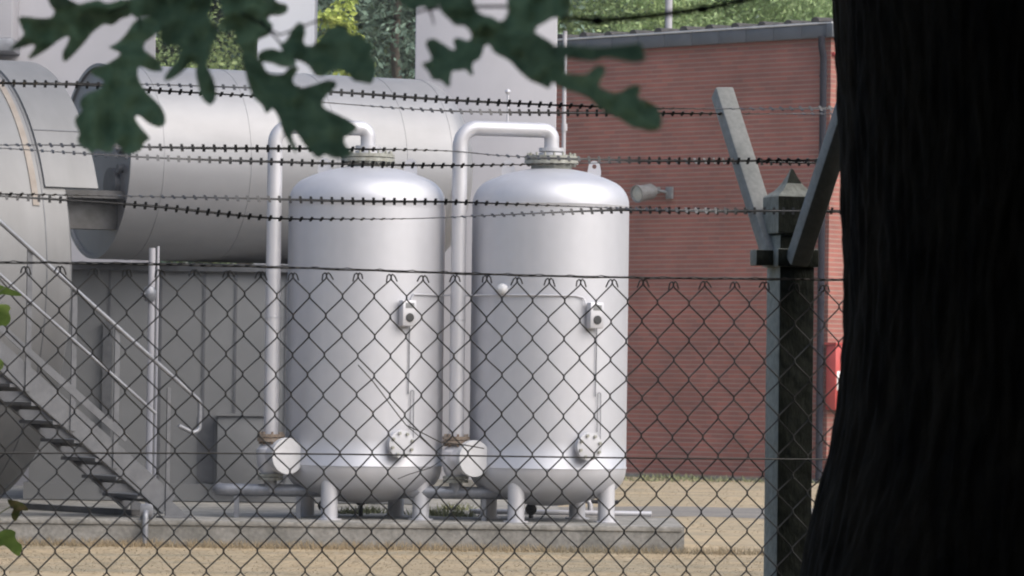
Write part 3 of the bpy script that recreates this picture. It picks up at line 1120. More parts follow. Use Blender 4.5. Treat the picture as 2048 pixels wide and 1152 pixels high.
# thin pole beside the tower corner; mast behind the roof
p0, p1 = P(1128, 300, 66.0), P(1130, 62, 66.0)
b = MB()
b.tube([(p0.x, 66.0, 0), (p1.x, 66.0, p1.z)], .036, 14)
b.lathe([(.036, 0), (.05, .0), (.05, .12), (.036, .12)], o=(p0.x, 66, P(1128, 262, 66).z), n=14)
tag(b.build('conduit_pole', M['clad_light']), 'thin pale upright pole in front of the left corner of the brick wall', 'pole')
p1 = P(1337, 60, 79.0)
b = MB()
b.tube([(p1.x, 79, 0), (p1.x, 79, p1.z + 2.5)], .075, 14)
b.lathe([(.075, 0), (.1, 0), (.1, .1), (.075, .1)], o=(p1.x, 79, p1.z + 1.6), n=14)
tag(b.build('mast', M['clad_light']), 'pale thin mast rising behind the brick building roof', 'mast')

# ------------------------------------------------------------------ fence
FA = radians(18.5)
fu = Vector((cos(FA), sin(FA), 0))
fn = Vector((sin(FA), -cos(FA), 0))        # towards the camera
FO = P(0, 540, 10.0)
FO.z = 0


def fpt(px, py, off=0.0):                  # photograph position on the fence plane (off towards camera)
    return PL(px, py, FO + fn * off, fn)


pp = fpt(1577, 900)
PS = (pp - FO).dot(fu)                      # run of the post along the fence
fence = thing('chain_link_fence', 'rusty dark chain-link fence with rows of barbed wire on a concrete post', 'fence', FO)


def fl(s, off, z):                          # local point: run, offset to camera, height
    return fu * s + fn * off + Vector((0, 0, z))


ztw = (fpt(0, 535).z + fpt(1530, 553).z) / 2
s0 = (fpt(0, 540) - FO).dot(fu)
DW = .0885
DH = .1025
phase = ((fpt(41.5, 555) - FO).dot(fu)) % DW
rnd = random.Random(21)
b = MB()
SL0, SR0 = -3.4, PS + 2.6
zk = ztw - .018
nrow = int((zk - .04) / (DH / 2))
OFFM = .062


def jit(i, j):
    q = Vector((i * .31, j * .27, 1.7))
    return noise.noise(q) * .0045, noise.noise(q + Vector((9, 9, 9))) * .006, noise.noise(q * .4) * .004


k = -int((phase - SL0) / DW)
kmax = int((SR0 - phase) / DW)
for i in range(k, kmax):
    xa = phase + i * DW                     # knuckle column; the wire zigzags between xa and xa + DW/2
    pts = []
    for j in range(nrow):
        right = (j % 2 == 1)
        x = xa + (DW / 2 if right else 0)
        cidx = 2 * i + (1 if right else 0)
        jx, jz, jy = jit(cidx, j)
        z = zk - j * DH / 2
        sg_ = 1 if right else -1
        o_ = .0015 * sg_
        xx = x + jx + sg_ * .0012
        pts.append(fl(xx - sg_ * .004, OFFM + jy + o_, z + jz + .0075))
        pts.append(fl(xx, OFFM + jy - o_ * .5, z + jz + .002))
        pts.append(fl(xx - sg_ * .0035, OFFM + jy - o_, z + jz - .0065))
    b.tube(pts, .0020, 5, caps=False)
    # second wire woven through: from xa to xa - DW/2
    pts = []
    for j in range(nrow):
        left = (j % 2 == 1)
        x = xa - (DW / 2 if left else 0)
        cidx = 2 * i - (1 if left else 0)
        jx, jz, jy = jit(cidx, j)
        z = zk - j * DH / 2
        sg_ = -1 if left else 1
        o_ = .0015 * sg_
        xx = x + jx + sg_ * .0012
        pts.append(fl(xx - sg_ * .004, OFFM + jy + o_, z + jz + .0075))
        pts.append(fl(xx, OFFM + jy - o_ * .5, z + jz + .002))
        pts.append(fl(xx - sg_ * .0035, OFFM + jy - o_, z + jz - .0065))
    b.tube(pts, .0020, 5, caps=False)
    # knuckled ends at the top
    jx, jz, jy = jit(2 * i, 0)
    for sg_ in (-1, 1):
        c = fl(xa + jx, OFFM + jy + .004 * sg_, zk + jz)
        hk = [c + fu * (-.003 * sg_) + Vector((0, 0, .005)), c + fu * (.003 * sg_) + Vector((0, 0, .010)), c + fu * (.009 * sg_) + Vector((0, 0, .005)),
              c + fu * ((.0145 + rnd.uniform(-.004, .003)) * sg_) + Vector((0, 0, -.006 - rnd.uniform(0, .007)))]
        b.tube(hk, .0021, 5)
b.build('wire_mesh', M['wire'], fence)
b = MB()
sv = [SL0 + (SR0 - SL0) * i / 140 for i in range(141)]
b.tube([fl(s, OFFM + .006, ztw + .004 * sin(s * 3.1) + .0012 * sin(s * 2 * pi / DW)) for s in sv], .0024, 6)
b.tube([fl(s, OFFM + .007 + .003 * sin(s * 2 * pi / .03), ztw + .0025 + .004 * sin(s * 3.1) + .0028 * max(0, sin(s * 2 * pi / DW)) ** 6) for s in
        [SL0 + (SR0 - SL0) * i / 900 for i in range(901)]], .0014, 5)
b.build('top_wire', M['wire'], fence)
zt1, zt2 = fpt(0, 905).z, fpt(1530, 915).z
s1530 = (fpt(1530, 915) - FO).dot(fu)
b = MB()
b.tube([fl(s, OFFM + .006, zt1 + (zt2 - zt1) * s / s1530 + .003 * sin(s * 2.3)) for s in sv], .0024, 6)
b.tube([fl(s, OFFM + .006, .25 + .01 * sin(s * 1.7)) for s in sv], .0024, 6)
b.build('tension_wire', M['wire'], fence)


def spline(ctrl, x):
    xs = [c[0] for c in ctrl]
    if x <= xs[0]:
        sl = (ctrl[1][1] - ctrl[0][1]) / (ctrl[1][0] - ctrl[0][0])
        return ctrl[0][1] + sl * (x - xs[0]) * .5
    if x >= xs[-1]:
        sl = (ctrl[-1][1] - ctrl[-2][1]) / (ctrl[-1][0] - ctrl[-2][0])
        return ctrl[-1][1] + sl * (x - xs[-1]) * .3
    for i in range(len(xs) - 1):
        if xs[i] <= x <= xs[i + 1]:
            t = (x - xs[i]) / (xs[i + 1] - xs[i])
            y0, y1 = ctrl[i][1], ctrl[i + 1][1]
            m0 = (ctrl[min(i + 1, len(xs) - 1)][1] - ctrl[max(i - 1, 0)][1]) / (xs[min(i + 1, len(xs) - 1)] - xs[max(i - 1, 0)])
            m1 = (ctrl[min(i + 2, len(xs) - 1)][1] - ctrl[i][1]) / (xs[min(i + 2, len(xs) - 1)] - xs[i])
            h = xs[i + 1] - xs[i]
            return (2 * t ** 3 - 3 * t * t + 1) * y0 + (t ** 3 - 2 * t * t + t) * h * m0 + (-2 * t ** 3 + 3 * t * t) * y1 + (t ** 3 - t * t) * h * m1


strands = [
    (.30, [(0, 165), (265, 168), (530, 177), (700, 186), (900, 200), (1130, 211), (1330, 217), (1650, 217)], .2, 22.0),
    (-.30, [(0, 166), (200, 171), (300, 180), (520, 193), (650, 205), (900, 222), (1200, 226), (1330, 227), (1680, 228)], 1.1, 22.0),
    (.20, [(0, 290), (100, 290), (400, 296), (700, 298), (900, 302), (1000, 311), (1160, 318), (1380, 322), (1670, 320)], 2.3, 22.0),
    (-.20, [(0, 296), (300, 315), (560, 324), (700, 328), (900, 331), (1150, 327), (1380, 322), (1670, 326)], .4, 22.0),
    (.10, [(0, 388), (130, 390), (500, 397), (700, 402), (900, 404), (1100, 411), (1250, 417), (1400, 421), (1680, 422)], 1.9, 22.0),
    (-.10, [(0, 392), (130, 400), (300, 412), (540, 436), (700, 438), (830, 437), (1000, 430), (1150, 423), (1260, 420), (1450, 423), (1680, 425)], .9, 22.0),
]
for off, ctrl, ph, gap in strands:
    b = MB()
    n = 260
    pts = []
    for i in range(n + 1):
        x = -1500 + 4300 * i / n
        y = spline(ctrl, x)
        pts.append(PL(x, y, FO + fn * off, fn) - FO)
    b.tube(pts, .0014, 6)
    run = 0.0
    nxt = 0.0
    STEP = .0283
    for i in range(n):
        a_, c_ = pts[i], pts[i + 1]
        d_ = (c_ - a_)
        l_ = d_.length
        t_ = d_.normalized()
        up_ = Vector((0, 0, 1))
        sd2 = t_.cross(up_).normalized()
        up_ = sd2.cross(t_)
        while nxt <= run + l_:
            q = a_ + t_ * (nxt - run)
            tw_ = ph * 2 + nxt * 2.15 + .35 * sin(nxt * 1.3 + ph)
            e1 = up_ * cos(tw_) + sd2 * sin(tw_)
            e2 = t_.cross(e1).normalized()
            hw, hl, th = .0098, .0036, .0008
            sk = .0007
            vs = []
            for z_ in (-1, 1):
                for x_ in (-1, 1):
                    for y_ in (-1, 1):
                        vs.append(q + e1 * (hw * z_) + t_ * (hl * x_ + sk * z_) + e2 * (th * y_))
            b.add(vs, [(0, 1, 3, 2), (4, 6, 7, 5), (0, 4, 5, 1), (2, 3, 7, 6), (0, 2, 6, 4), (1, 5, 7, 3)])
            nxt += STEP
        # flat carrier strip
        tw_ = ph * 2 + run * 2.15 + .35 * sin(run * 1.3 + ph)
        tw2 = ph * 2 + (run + l_) * 2.15 + .35 * sin((run + l_) * 1.3 + ph)
        e1 = (up_ * cos(tw_) + sd2 * sin(tw_)) * .0034
        e1b = (up_ * cos(tw2) + sd2 * sin(tw2)) * .0034
        b.add([a_ + e1, a_ - e1, c_ - e1b, c_ + e1b], [(0, 1, 2, 3)])
        run += l_
    b.build('barbed_wire', M['barb'], fence)

# concrete post with cap, collar and two outriggers
PYAW = radians(17)
Rp = Matrix.Rotation(PYAW, 3, 'Z')


def shade_side(b):                          # paints shade near black on the camera-facing faces and their backs
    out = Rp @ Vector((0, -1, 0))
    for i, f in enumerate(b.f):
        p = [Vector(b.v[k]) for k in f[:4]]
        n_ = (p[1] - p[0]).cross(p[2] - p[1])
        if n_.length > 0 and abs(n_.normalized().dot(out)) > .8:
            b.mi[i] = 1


def post_at(s):
    pw = .104
    b = MB()
    base = fl(s, 0, 0)
    zp = fpt(1580, 470).z
    b.box(base + Vector((0, 0, zp / 2 - .1)), (pw, pw, zp + .2), Rp, bev=.008)
    shade_side(b)
    po = b.build('post', [M['post'], M['post_shade']], fence)
    zc0, zc1 = fpt(1580, 468).z, fpt(1580, 395).z
    ztip = fpt(1574, 338).z
    prof = [(1.14, zc0), (1.16, zc0 + .004), (1.16, zc1), (1.10, zc1 + .004), (.72, zc1 + .018), (.42, zc1 + .038), (.22, zc1 + .058), (.06, ztip)]
    vs, fs = [], []
    for (r_, z_) in prof:
        for sx, sy in ((-1, -1), (1, -1), (1, 1), (-1, 1)):
            vs.append(base + Rp @ Vector((sx * r_ * pw / 2, sy * r_ * pw / 2, 0)) + Vector((0, 0, z_)))
    for i in range(len(prof) - 1):
        for j in range(4):
            j2 = (j + 1) % 4
            fs.append((i * 4 + j, i * 4 + j2, i * 4 + 4 + j2, i * 4 + 4 + j))
    fs.append((3, 2, 1, 0))
    fs.append(tuple(len(prof) * 4 - 4 + j for j in range(4)))
    b = MB()
    b.add(vs, fs)
    shade_side(b)
    b.build('cap', [M['post'], M['post_shade']], po)
    zk0, zk1 = fpt(1580, 535).z, fpt(1580, 499).z
    b = MB()
    b.box(base + Vector((0, 0, (zk0 + zk1) / 2)), (pw + .016, pw + .016, zk1 - zk0), Rp, bev=.004)
    b.box(base + Rp @ Vector((-.085, 0, 0)) + Vector((0, 0, (zk0 + zk1) / 2)), (.05, pw * .5, zk1 - zk0 - .006), Rp, bev=.003)
    shade_side(b)
    b.build('collar', [M['post'], M['post_shade']], po)
    for sgn, px0, px1 in ((-1, 0, 0), (1, 0, 0)):
        sh = fu * (s - PS)
        if sgn < 0:
            p0 = fpt(1550, 520, .0) - FO + sh
            p1 = fpt(1444, 184, -.36) - FO + sh
        else:
            p0 = fpt(1594, 524, .065) - FO + sh
            p1 = fpt(1703, 190, .36) - FO + sh
        d_ = (p1 - p0).normalized()
        xx = Rp @ Vector((1, 0, 0))
        xx = (xx - d_ * xx.dot(d_)).normalized()
        yy = d_.cross(xx)
        Ra = Matrix((xx, yy, d_)).transposed()
        b = MB()
        b.box((p0 + p1) / 2, (.055, .05, (p1 - p0).length), Ra, bev=.006)
        b.build('outrigger', M['arm'], po)
    return po


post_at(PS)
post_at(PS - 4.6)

# dry stalk caught in the mesh
b = MB()
pts = [fpt(x, y, OFFM + .012) for x, y in ((716, 730), (745, 762), (768, 792), (790, 822), (812, 850), (845, 866), (880, 884), (930, 890), (968, 897))]
b.tube(pts, [.0016] * 9, 5)
b.tube([fpt(x, y, OFFM + .014) for x, y in ((812, 850), (835, 870), (868, 900), (890, 916), (860, 936), (820, 948), (795, 958))], .0012, 5)
tag(b.build('dry_stalk', M['wire']), 'thin dry climbing stalk caught in the fence mesh in front of the left tank', 'stalk')


# ------------------------------------------------------------------ oak at the right
def outline_mesh(mb, poly, depth, tilt=(0, 0), curl=0.0, grid=9.0, chaikin=1, seed=0, fun=None):
    pts = [Vector(p) for p in poly]
    for _ in range(chaikin):
        q = []
        for i in range(len(pts)):
            a_, c_ = pts[i], pts[(i + 1) % len(pts)]
            q += [a_ * .78 + c_ * .22, a_ * .22 + c_ * .78]
        pts = q
    n = len(pts)
    x0, x1 = min(p.x for p in pts), max(p.x for p in pts)
    y0, y1 = min(p.y for p in pts), max(p.y for p in pts)
    allp = list(pts)
    y = y0 + grid * .5
    while y < y1:
        x = x0 + grid * .5
        while x < x1:
            allp.append(Vector((x + random.uniform(-1, 1), y + random.uniform(-1, 1))))
            x += grid
        y += grid
    vs, _, fs, *_r = delaunay_2d_cdt(allp, [], [list(range(n))], 1, 1e-4)
    cx, cy = (x0 + x1) / 2, (y0 + y1) / 2
    sx, sy = max(x1 - x0, 1), max(y1 - y0, 1)
    out = []
    for v in vs:
        u_, w_ = (v.x - cx) / sx, (v.y - cy) / sy
        d_ = depth + tilt[0] * u_ + tilt[1] * w_ + curl * (u_ * u_ + .5 * w_ * w_) + 0.022 * noise.noise(Vector((v.x * .03, v.y * .03, seed)))
        out.append(P(v.x, v.y, d_))
    mb.add(out, [tuple(f) for f in fs], True)


oak = thing('oak_tree', 'oak with black shaded trunk at right and dark lobed leaves hanging across the top', 'tree')
TC = P(2042, 600, 8.2)
oak.location = (TC.x, TC.y, 0)
# trunk silhouette (left edge) read as radius against height
sil = [(-120, 1650), (0, 1662), (200, 1673), (400, 1681), (560, 1688), (680, 1685), (820, 1673), (900, 1658), (960, 1642), (1040, 1622), (1152, 1598), (1300, 1560), (1700, 1440), (2220, 1250)]
prof = []
for y, x in sil:
    e = P(x, y, 8.2)
    prof.append((e.z, TC.x - e.x))
prof = sorted(prof)
prof = [(z_, r_) for z_, r_ in prof if z_ > .05]
prof = [(-.2, prof[0][1] + .15)] + prof + [(3.4, prof[-1][1] - .02), (4.6, .36), (6.0, .30), (8.0, .2), (10.0, .08)]


def rad_at(z_):
    for i in range(len(prof) - 1):
        if prof[i][0] <= z_ <= prof[i + 1][0]:
            t_ = (z_ - prof[i][0]) / (prof[i + 1][0] - prof[i][0])
            return prof[i][1] * (1 - t_) + prof[i + 1][1] * t_
    return prof[-1][1]


b = MB()
nz_, na = 330, 420
vs, fs = [], []
for i in range(nz_ + 1):
    z_ = -.2 + 4.8 * i / nz_ if i <= 290 else (-.2 + 4.8 * 290 / nz_) + (10 - (-.2 + 4.8 * 290 / nz_)) * (i - 290) / (nz_ - 290)
    r0 = rad_at(z_)
    for j in range(na):
        q = 2 * pi * j / na
        wq = q + .06 * noise.noise(Vector((cos(q) * 3, sin(q) * 3, z_ * 4)))
        ridge = noise.noise(Vector((cos(wq) * 11, sin(wq) * 11, z_ * 5.0)))
        r2 = noise.noise(Vector((cos(wq) * 24, sin(wq) * 24, z_ * 11)))
        r3 = noise.noise(Vector((cos(q) * 1.6, sin(q) * 1.6, z_ * .6)))
        rr_ = r0 - .008 + (.005 * (1 - abs(ridge) * 2.2) + .006 * r2) + .012 * r3
        if z_ < 1.5:
            rr_ += (1.5 - z_) * .05 * sin(q * 5 + 1.0)
        vs.append((rr_ * cos(q), rr_ * sin(q), z_))
for i in range(nz_):
    for j in range(na):
        j2 = (j + 1) % na
        fs.append((i * na + j, i * na + j2, (i + 1) * na + j2, (i + 1) * na + j))
b.add(vs, fs, True)
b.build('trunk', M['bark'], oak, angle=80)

LV = []
S = 5.69
LA = [(200, 195), (300, 185), (450, 210), (590, 200), (625, 130), (570, 60), (530, -40), (700, -60), (820, 10), (900, 50), (1000, 20), (1130, -10), (1200, 40), (1300, 20), (1400, -20), (1560, 60),
      (1480, 190), (1380, 210), (1300, 280), (1250, 290), (1190, 270), (1060, 360), (970, 480), (880, 580), (760, 700), (715, 700), (705, 600), (760, 510), (790, 430), (770, 410),
      (680, 450), (560, 550), (450, 620), (345, 675), (310, 660), (380, 570), (400, 510), (350, 510), (250, 545), (110, 575), (125, 540), (270, 400), (270, 370), (220, 260)]
LV.append(([(x / S, y / S) for x, y in LA], 4.25, (.06, -.02), .05))
LV.append(([(270, 40), (290, 36), (320, 30), (336, 60), (322, 60), (306, 74), (290, 84), (286, 98), (299, 108), (316, 119), (322, 130), (327, 143), (303, 143), (285, 134), (276, 134), (275, 152), (283, 171), (296, 187),
            (319, 208), (331, 229), (331, 249), (318, 256), (296, 247), (279, 231), (269, 233), (276, 247), (290, 264), (302, 277), (290, 284), (284, 297), (269, 309), (246, 307), (240, 291), (228, 287), (225, 303),
            (214, 305), (194, 298), (180, 308), (174, 298), (161, 293), (153, 281), (160, 266), (149, 247), (151, 233), (166, 222), (159, 211), (161, 199), (172, 188), (199, 178), (205, 172), (208, 160),
            (185, 150), (179, 141), (193, 134), (214, 128), (236, 114), (241, 106), (228, 100), (215, 95), (234, 86), (250, 70), (263, 50)], 4.4, (.03, .12), -.05))
LV.append(([(250, -10), (262, 30), (275, 38), (300, 33), (319, 45), (322, 60), (318, 75), (332, 93), (355, 91), (361, 98), (355, 119), (342, 134), (331, 149), (327, 162), (339, 161), (360, 149), (374, 135), (381, 126),
            (392, 126), (391, 149), (397, 176), (404, 199), (422, 213), (434, 195), (430, 164), (420, 143), (412, 126), (423, 112), (423, 97), (428, 82), (440, 66), (432, 52), (420, 42), (416, 30), (424, 8), (430, -12)], 3.95, (.0, .1), .06))
LV.append(([(436, -10), (442, 14), (450, 34), (440, 44), (436, 56), (446, 66), (470, 62), (472, 74), (463, 80), (474, 88), (482, 98), (488, 112), (492, 127), (511, 121), (513, 109), (511, 91), (516, 79), (534, 73), (543, 66), (547, 49),
            (535, 40), (539, 31), (560, 32), (576, 24), (576, 9), (553, 4), (548, -10)], 4.05, (.08, .0), .04))
LV.append(([(482, 104), (500, 110), (515, 119), (526, 127), (531, 140), (540, 147), (555, 149), (569, 147), (573, 138), (590, 131), (598, 135), (594, 144), (585, 158), (588, 168), (603, 176), (631, 168), (656, 159), (673, 163), (673, 174),
            (656, 188), (644, 204), (648, 216), (673, 227), (700, 240), (718, 255), (702, 268), (688, 274), (690, 289), (707, 307), (691, 316), (670, 318), (649, 308), (643, 314), (634, 317), (616, 299), (603, 282), (592, 263),
            (585, 265), (585, 278), (595, 298), (592, 307), (585, 299), (571, 275), (562, 254), (556, 232), (545, 216), (537, 225), (532, 228), (524, 210), (507, 196), (498, 176), (494, 159), (487, 130)], 4.1, (.05, .15), -.06))
LV.append(([(512, 112), (524, 100), (543, 96), (560, 101), (575, 110), (590, 120), (594, 130), (575, 136), (558, 133), (545, 127), (530, 124), (520, 126)], 4.05, (.05, .03), .02))
LV.append(([(556, 84), (563, 98), (564, 112), (580, 119), (603, 123), (616, 131), (626, 145), (639, 154), (656, 149), (661, 141), (677, 140), (695, 147), (706, 162), (723, 165), (741, 169), (747, 162), (749, 149), (752, 128), (740, 108), (748, 92), (730, 78),
            (722, 64), (700, 70), (690, 49), (676, 49), (657, 58), (643, 71), (628, 90), (614, 92), (606, 83), (612, 67), (608, 47), (596, 44), (584, 58), (574, 77), (566, 86)], 3.85, (.1, .05), .06))
LV.append(([(850, 88), (855, 79), (868, 76), (884, 86), (907, 101), (911, 97), (905, 80), (915, 74), (938, 83), (944, 70), (966, 78), (968, 98), (960, 119), (947, 124), (944, 134), (948, 150), (941, 152), (932, 139), (917, 142), (905, 141),
            (901, 155), (901, 173), (895, 175), (882, 161), (864, 160), (857, 144), (843, 129), (847, 125), (862, 121), (862, 112)], 3.75, (.05, .08), .05))
LV.append(([(873, -10), (880, 23), (898, 39), (910, 52), (928, 51), (938, 60), (944, 74), (942, 84), (966, 96), (974, 89), (981, 91), (986, 105), (1019, 121), (1039, 144), (1060, 162), (1082, 170), (1099, 179), (1104, 164), (1113, 166), (1132, 148),
            (1131, 113), (1110, 93), (1103, 84), (1082, 72), (1066, 62), (1040, 66), (1012, 58), (990, 45), (972, 32), (956, 24), (948, 8), (946, -10)], 3.6, (.12, .05), .05))
LV.append(([(1092, 156), (1124, 178), (1154, 186), (1177, 196), (1195, 214), (1216, 226), (1242, 239), (1263, 255), (1284, 258), (1298, 264), (1321, 259), (1325, 238), (1315, 213), (1291, 200), (1275, 196), (1282, 178), (1276, 168), (1259, 172),
            (1238, 186), (1221, 184), (1201, 176), (1197, 168), (1211, 147), (1210, 131), (1194, 130), (1180, 142), (1172, 149), (1145, 149), (1128, 144), (1108, 128)], 3.5, (.1, .06), -.05))
LV.append(([(1096, 92), (1124, 89), (1145, 90), (1191, 95), (1224, 93), (1251, 90), (1281, 85), (1287, 98), (1293, 122), (1263, 126), (1233, 119), (1209, 114), (1189, 124), (1152, 119), (1133, 115), (1108, 122)], 3.05, (.06, .04), .03))
LV.append(([(1012, -10), (1016, 20), (1010, 38), (1000, 43), (985, 34), (974, 30), (966, 40), (985, 60), (1010, 70), (1040, 76), (1072, 64), (1074, 53), (1090, 46), (1104, 36), (1121, 36), (1131, 31), (1141, 17), (1144, -10)], 3.45, (.08, .03), .04))
LV.append(([(786, -14), (800, 8), (826, 20), (845, 12), (866, 22), (880, 8), (890, -14)], 3.7, (.05, .02), .02))
b = MB()
for i, (poly, d_, tl, cu) in enumerate(LV):
    outline_mesh(b, poly, d_, tl, cu, seed=i)
b.v = [tuple(Vector(v) - oak.location) for v in b.v]
lo_ = b.build('leaves', M['leaf'], oak, angle=60)


# twigs and the limb they hang from
def tw(mb, pts, Y, r, n=7):
    vv = [P(x, y, Y_) - oak.location for (x, y), Y_ in zip(pts, Y)]
    mb.tube(vv, r, n)


b = MB()
tp = [(1760, -150), (1620, -60), (1490, 0), (1410, 17), (1300, 32), (1195, 42), (1130, 35), (1090, 22), (1010, 13), (960, 13), (880, 16), (855, 19), (790, 37), (705, 56)]
tw(b, tp, [4.2, 3.9, 3.75, 3.7, 3.66, 3.62, 3.62, 3.62, 3.62, 3.64, 3.68, 3.7, 3.75, 3.8],
   [.0045, .0038, .0030, .0029, .0029, .0028, .0022, .0018, .0015, .0014, .0012, .0012, .0013, .0011])
for (x, y, Y_) in ((1195, 42, 3.62), (1405, 18, 3.7)):
    c = P(x, y, Y_) - oak.location
    b.lathe([(0, -.0055), (.0035, -.004), (.0047, 0), (.0035, .004), (0, .0055)], o=c, ax=(1, 0, 0), n=10)
tw(b, [(1195, 44), (1194, 52)], [3.62, 3.62], [.0015, .001])
tw(b, [(1123, 33), (1127, 50), (1131, 66)], [3.62, 3.62, 3.62], [.0012, .0012, .001])
tw(b, [(858, 18), (864, 32), (868, 50)], [3.7, 3.7, 3.7], [.0014, .001, .0006])
tw(b, [(520, 40), (542, 65), (566, 92)], [4.05, 4.05, 3.95], [.0013, .0012, .0011])
tw(b, [(705, 56), (640, 40), (560, 70), (470, 20), (330, 20), (262, 10), (200, 30)], [3.8, 3.9, 4.0, 4.05, 4.1, 4.25, 4.3], [.0011] * 7)
tw(b, [(262, 10), (280, 45), (270, 120), (240, 240)], [4.2, 4.35, 4.4, 4.45], [.0011, .001, .0008, .0005])
# thicker limb back to the trunk
root = Vector((-.05, -.05, 4.7))
e0 = P(1760, -150, 4.2) - oak.location
mid = e0.lerp(root, .5) + Vector((.1, -.3, .35))
lp = []
for i in range(15):
    t_ = i / 14
    lp.append(e0 * (1 - t_) ** 2 + mid * 2 * t_ * (1 - t_) + root * t_ * t_)
b.tube(lp, [.0045 + .075 * (i / 14) ** 1.5 for i in range(15)], 9)
b.build('branch', M['twig'], oak)


def leaf_cloud(rnd, n, rad, size, nclump=40, spread=.28, bias=(0, 0, .7), hollow=.35):
    b = MB()
    cs = []
    while len(cs) < nclump:
        v = Vector((rnd.gauss(0, 1), rnd.gauss(0, 1), rnd.gauss(0, 1))).normalized()
        r_ = rnd.uniform(hollow, 1.0) ** .6
        cs.append((Vector((v.x * rad[0] * r_, v.y * rad[1] * r_, v.z * rad[2] * r_)), rnd.uniform(.6, 1.25)))
    sp2 = (rad[0] + rad[1] + rad[2]) / 3 * spread
    V, Fc = [], []
    for i in range(n):
        c, s_ = cs[i % nclump]
        d_ = Vector((rnd.gauss(0, 1), rnd.gauss(0, 1), rnd.gauss(0, .75)))
        if d_.length > 2.0:
            d_ = d_ * (2.0 / d_.length)
        p = c + d_ * sp2 * s_ * .6
        nv = (d_ * .5 + Vector(bias) + Vector((rnd.gauss(0, .7), rnd.gauss(0, .7), rnd.gauss(0, .7)))).normalized()
        t1_ = nv.cross(Vector((rnd.gauss(0, 1), rnd.gauss(0, 1), rnd.gauss(0, 1)))).normalized()
        t2_ = nv.cross(t1_)
        s2 = size * rnd.uniform(.6, 1.35)
        o = len(V)
        V += [tuple(p - t1_ * s2 * .55), tuple(p - t2_ * s2 * .30 + nv * s2 * .08), tuple(p + t1_ * s2 * .55), tuple(p + t2_ * s2 * .30 + nv * s2 * .08)]
        Fc.append((o, o + 1, o + 2, o + 3))
    b.v, b.f = V, Fc
    b.s = [False] * len(Fc)
    b.mi = [0] * len(Fc)
    return b


def trunk_mb(h, r0, rnd, limbs=6, spread=2.2):
    b = MB()
    pts, rs = [], []
    for i in range(9):
        t_ = i / 8
        pts.append(Vector((.12 * sin(i * 1.3) * t_, .12 * cos(i * 1.7) * t_, h * t_ - .1)))
        rs.append(r0 * (1.25 if i == 0 else 1 - .75 * t_))
    b.tube(pts, rs, 12)
    for k in range(limbs):
        a_ = rnd.uniform(0, 2 * pi)
        z0 = h * rnd.uniform(.4, .85)
        p0 = Vector((0, 0, z0))
        p2 = Vector((cos(a_) * spread, sin(a_) * spread, z0 + h * rnd.uniform(.15, .35)))
        p1 = (p0 + p2) / 2 + Vector((0, 0, -.1 * h * rnd.uniform(0, 1)))
        b.tube([p0, p1, p2], [r0 * .42, r0 * .28, r0 * .08], 8)
    return b


rnd = random.Random(99)
# crown of the oak spreads above the view
b = leaf_cloud(rnd, 11000, (5.6, 5.2, 3.0), .42, nclump=70, spread=.30)
b.v = [(x + 3.2, y - 5.6, z + 7.2) for x, y, z in b.v]
b.build('crown', M['fol_shade'], oak)

# the wood the photographer stands in (unseen, laid out to block light)
wood = thing('woodland_tree', 'unseen woodland tree outside the fence, placed to shape the light', 'tree', group='woodland trees outside the fence')
trunk_mb(7.5, .22, rnd).build('trunk', M['bark'], wood)
b = leaf_cloud(rnd, 9000, (4.2, 4.2, 4.4), .46, nclump=60, spread=.32)
b.v = [(x, y, z + 7.6) for x, y, z in b.v]
b.build('crown', M['fol_shade'], wood)
spots = [(-3.2, -5.5), (3.4, -5.5), (7.6, -1.5), (0.2, -9.5), (-6.5, -11), (8.5, -9.5), (12.5, -5), (7.4, 3.0), (12.8, 3.0), (4.6, -1.0), (16.5, 0.5), (12, -12), (4.5, -14), (17, -8), (-7.5, -3.5), (-12.0, -5), (-17, -5.5), (-22, -7), (20, 5), (24, 1), (27, 7), (32, 4), (36, 9), (41, 6), (46, 11), (52, 9), (58, 13), (40, 1), (50, 3)]  # far right-hand trees added out of view to darken the tank reflections
for i, (x, y) in enumerate(spots):
    o = wood if i == 0 else copy_tree(wood)
    o.location = (x, y, 0)
    o.rotation_euler.z = i * 1.37
under = thing('blocking_shrub', 'unseen dense dark shrub added by the viewpoint to block light', 'shrub', group='unseen shrubs added to block light')
trunk_mb(1.6, .05, rnd, 5, .8).build('stem', M['bark'], under)
b = leaf_cloud(rnd, 3500, (2.3, 1.5, 1.7), .34, nclump=30, spread=.34)
b.v = [(x, y, z + 1.75) for x, y, z in b.v]
b.build('foliage', M['fol_shade'], under)
for i, (x, y) in enumerate([(0.3, -4.2), (3.2, -3.2), (4.2, 0.6), (7.0, -2), (9.8, 1.2), (12.4, 3.8), (5.6, 4.6), (3.6, 3.2), (-3.4, -3.6), (-6.6, -2.6), (-10, -3)]):  # added out of view to keep low light off the foreground
    o = under if i == 0 else copy_tree(under)
    o.location = (x, y, 0)
    o.rotation_euler.z = i * 2.1

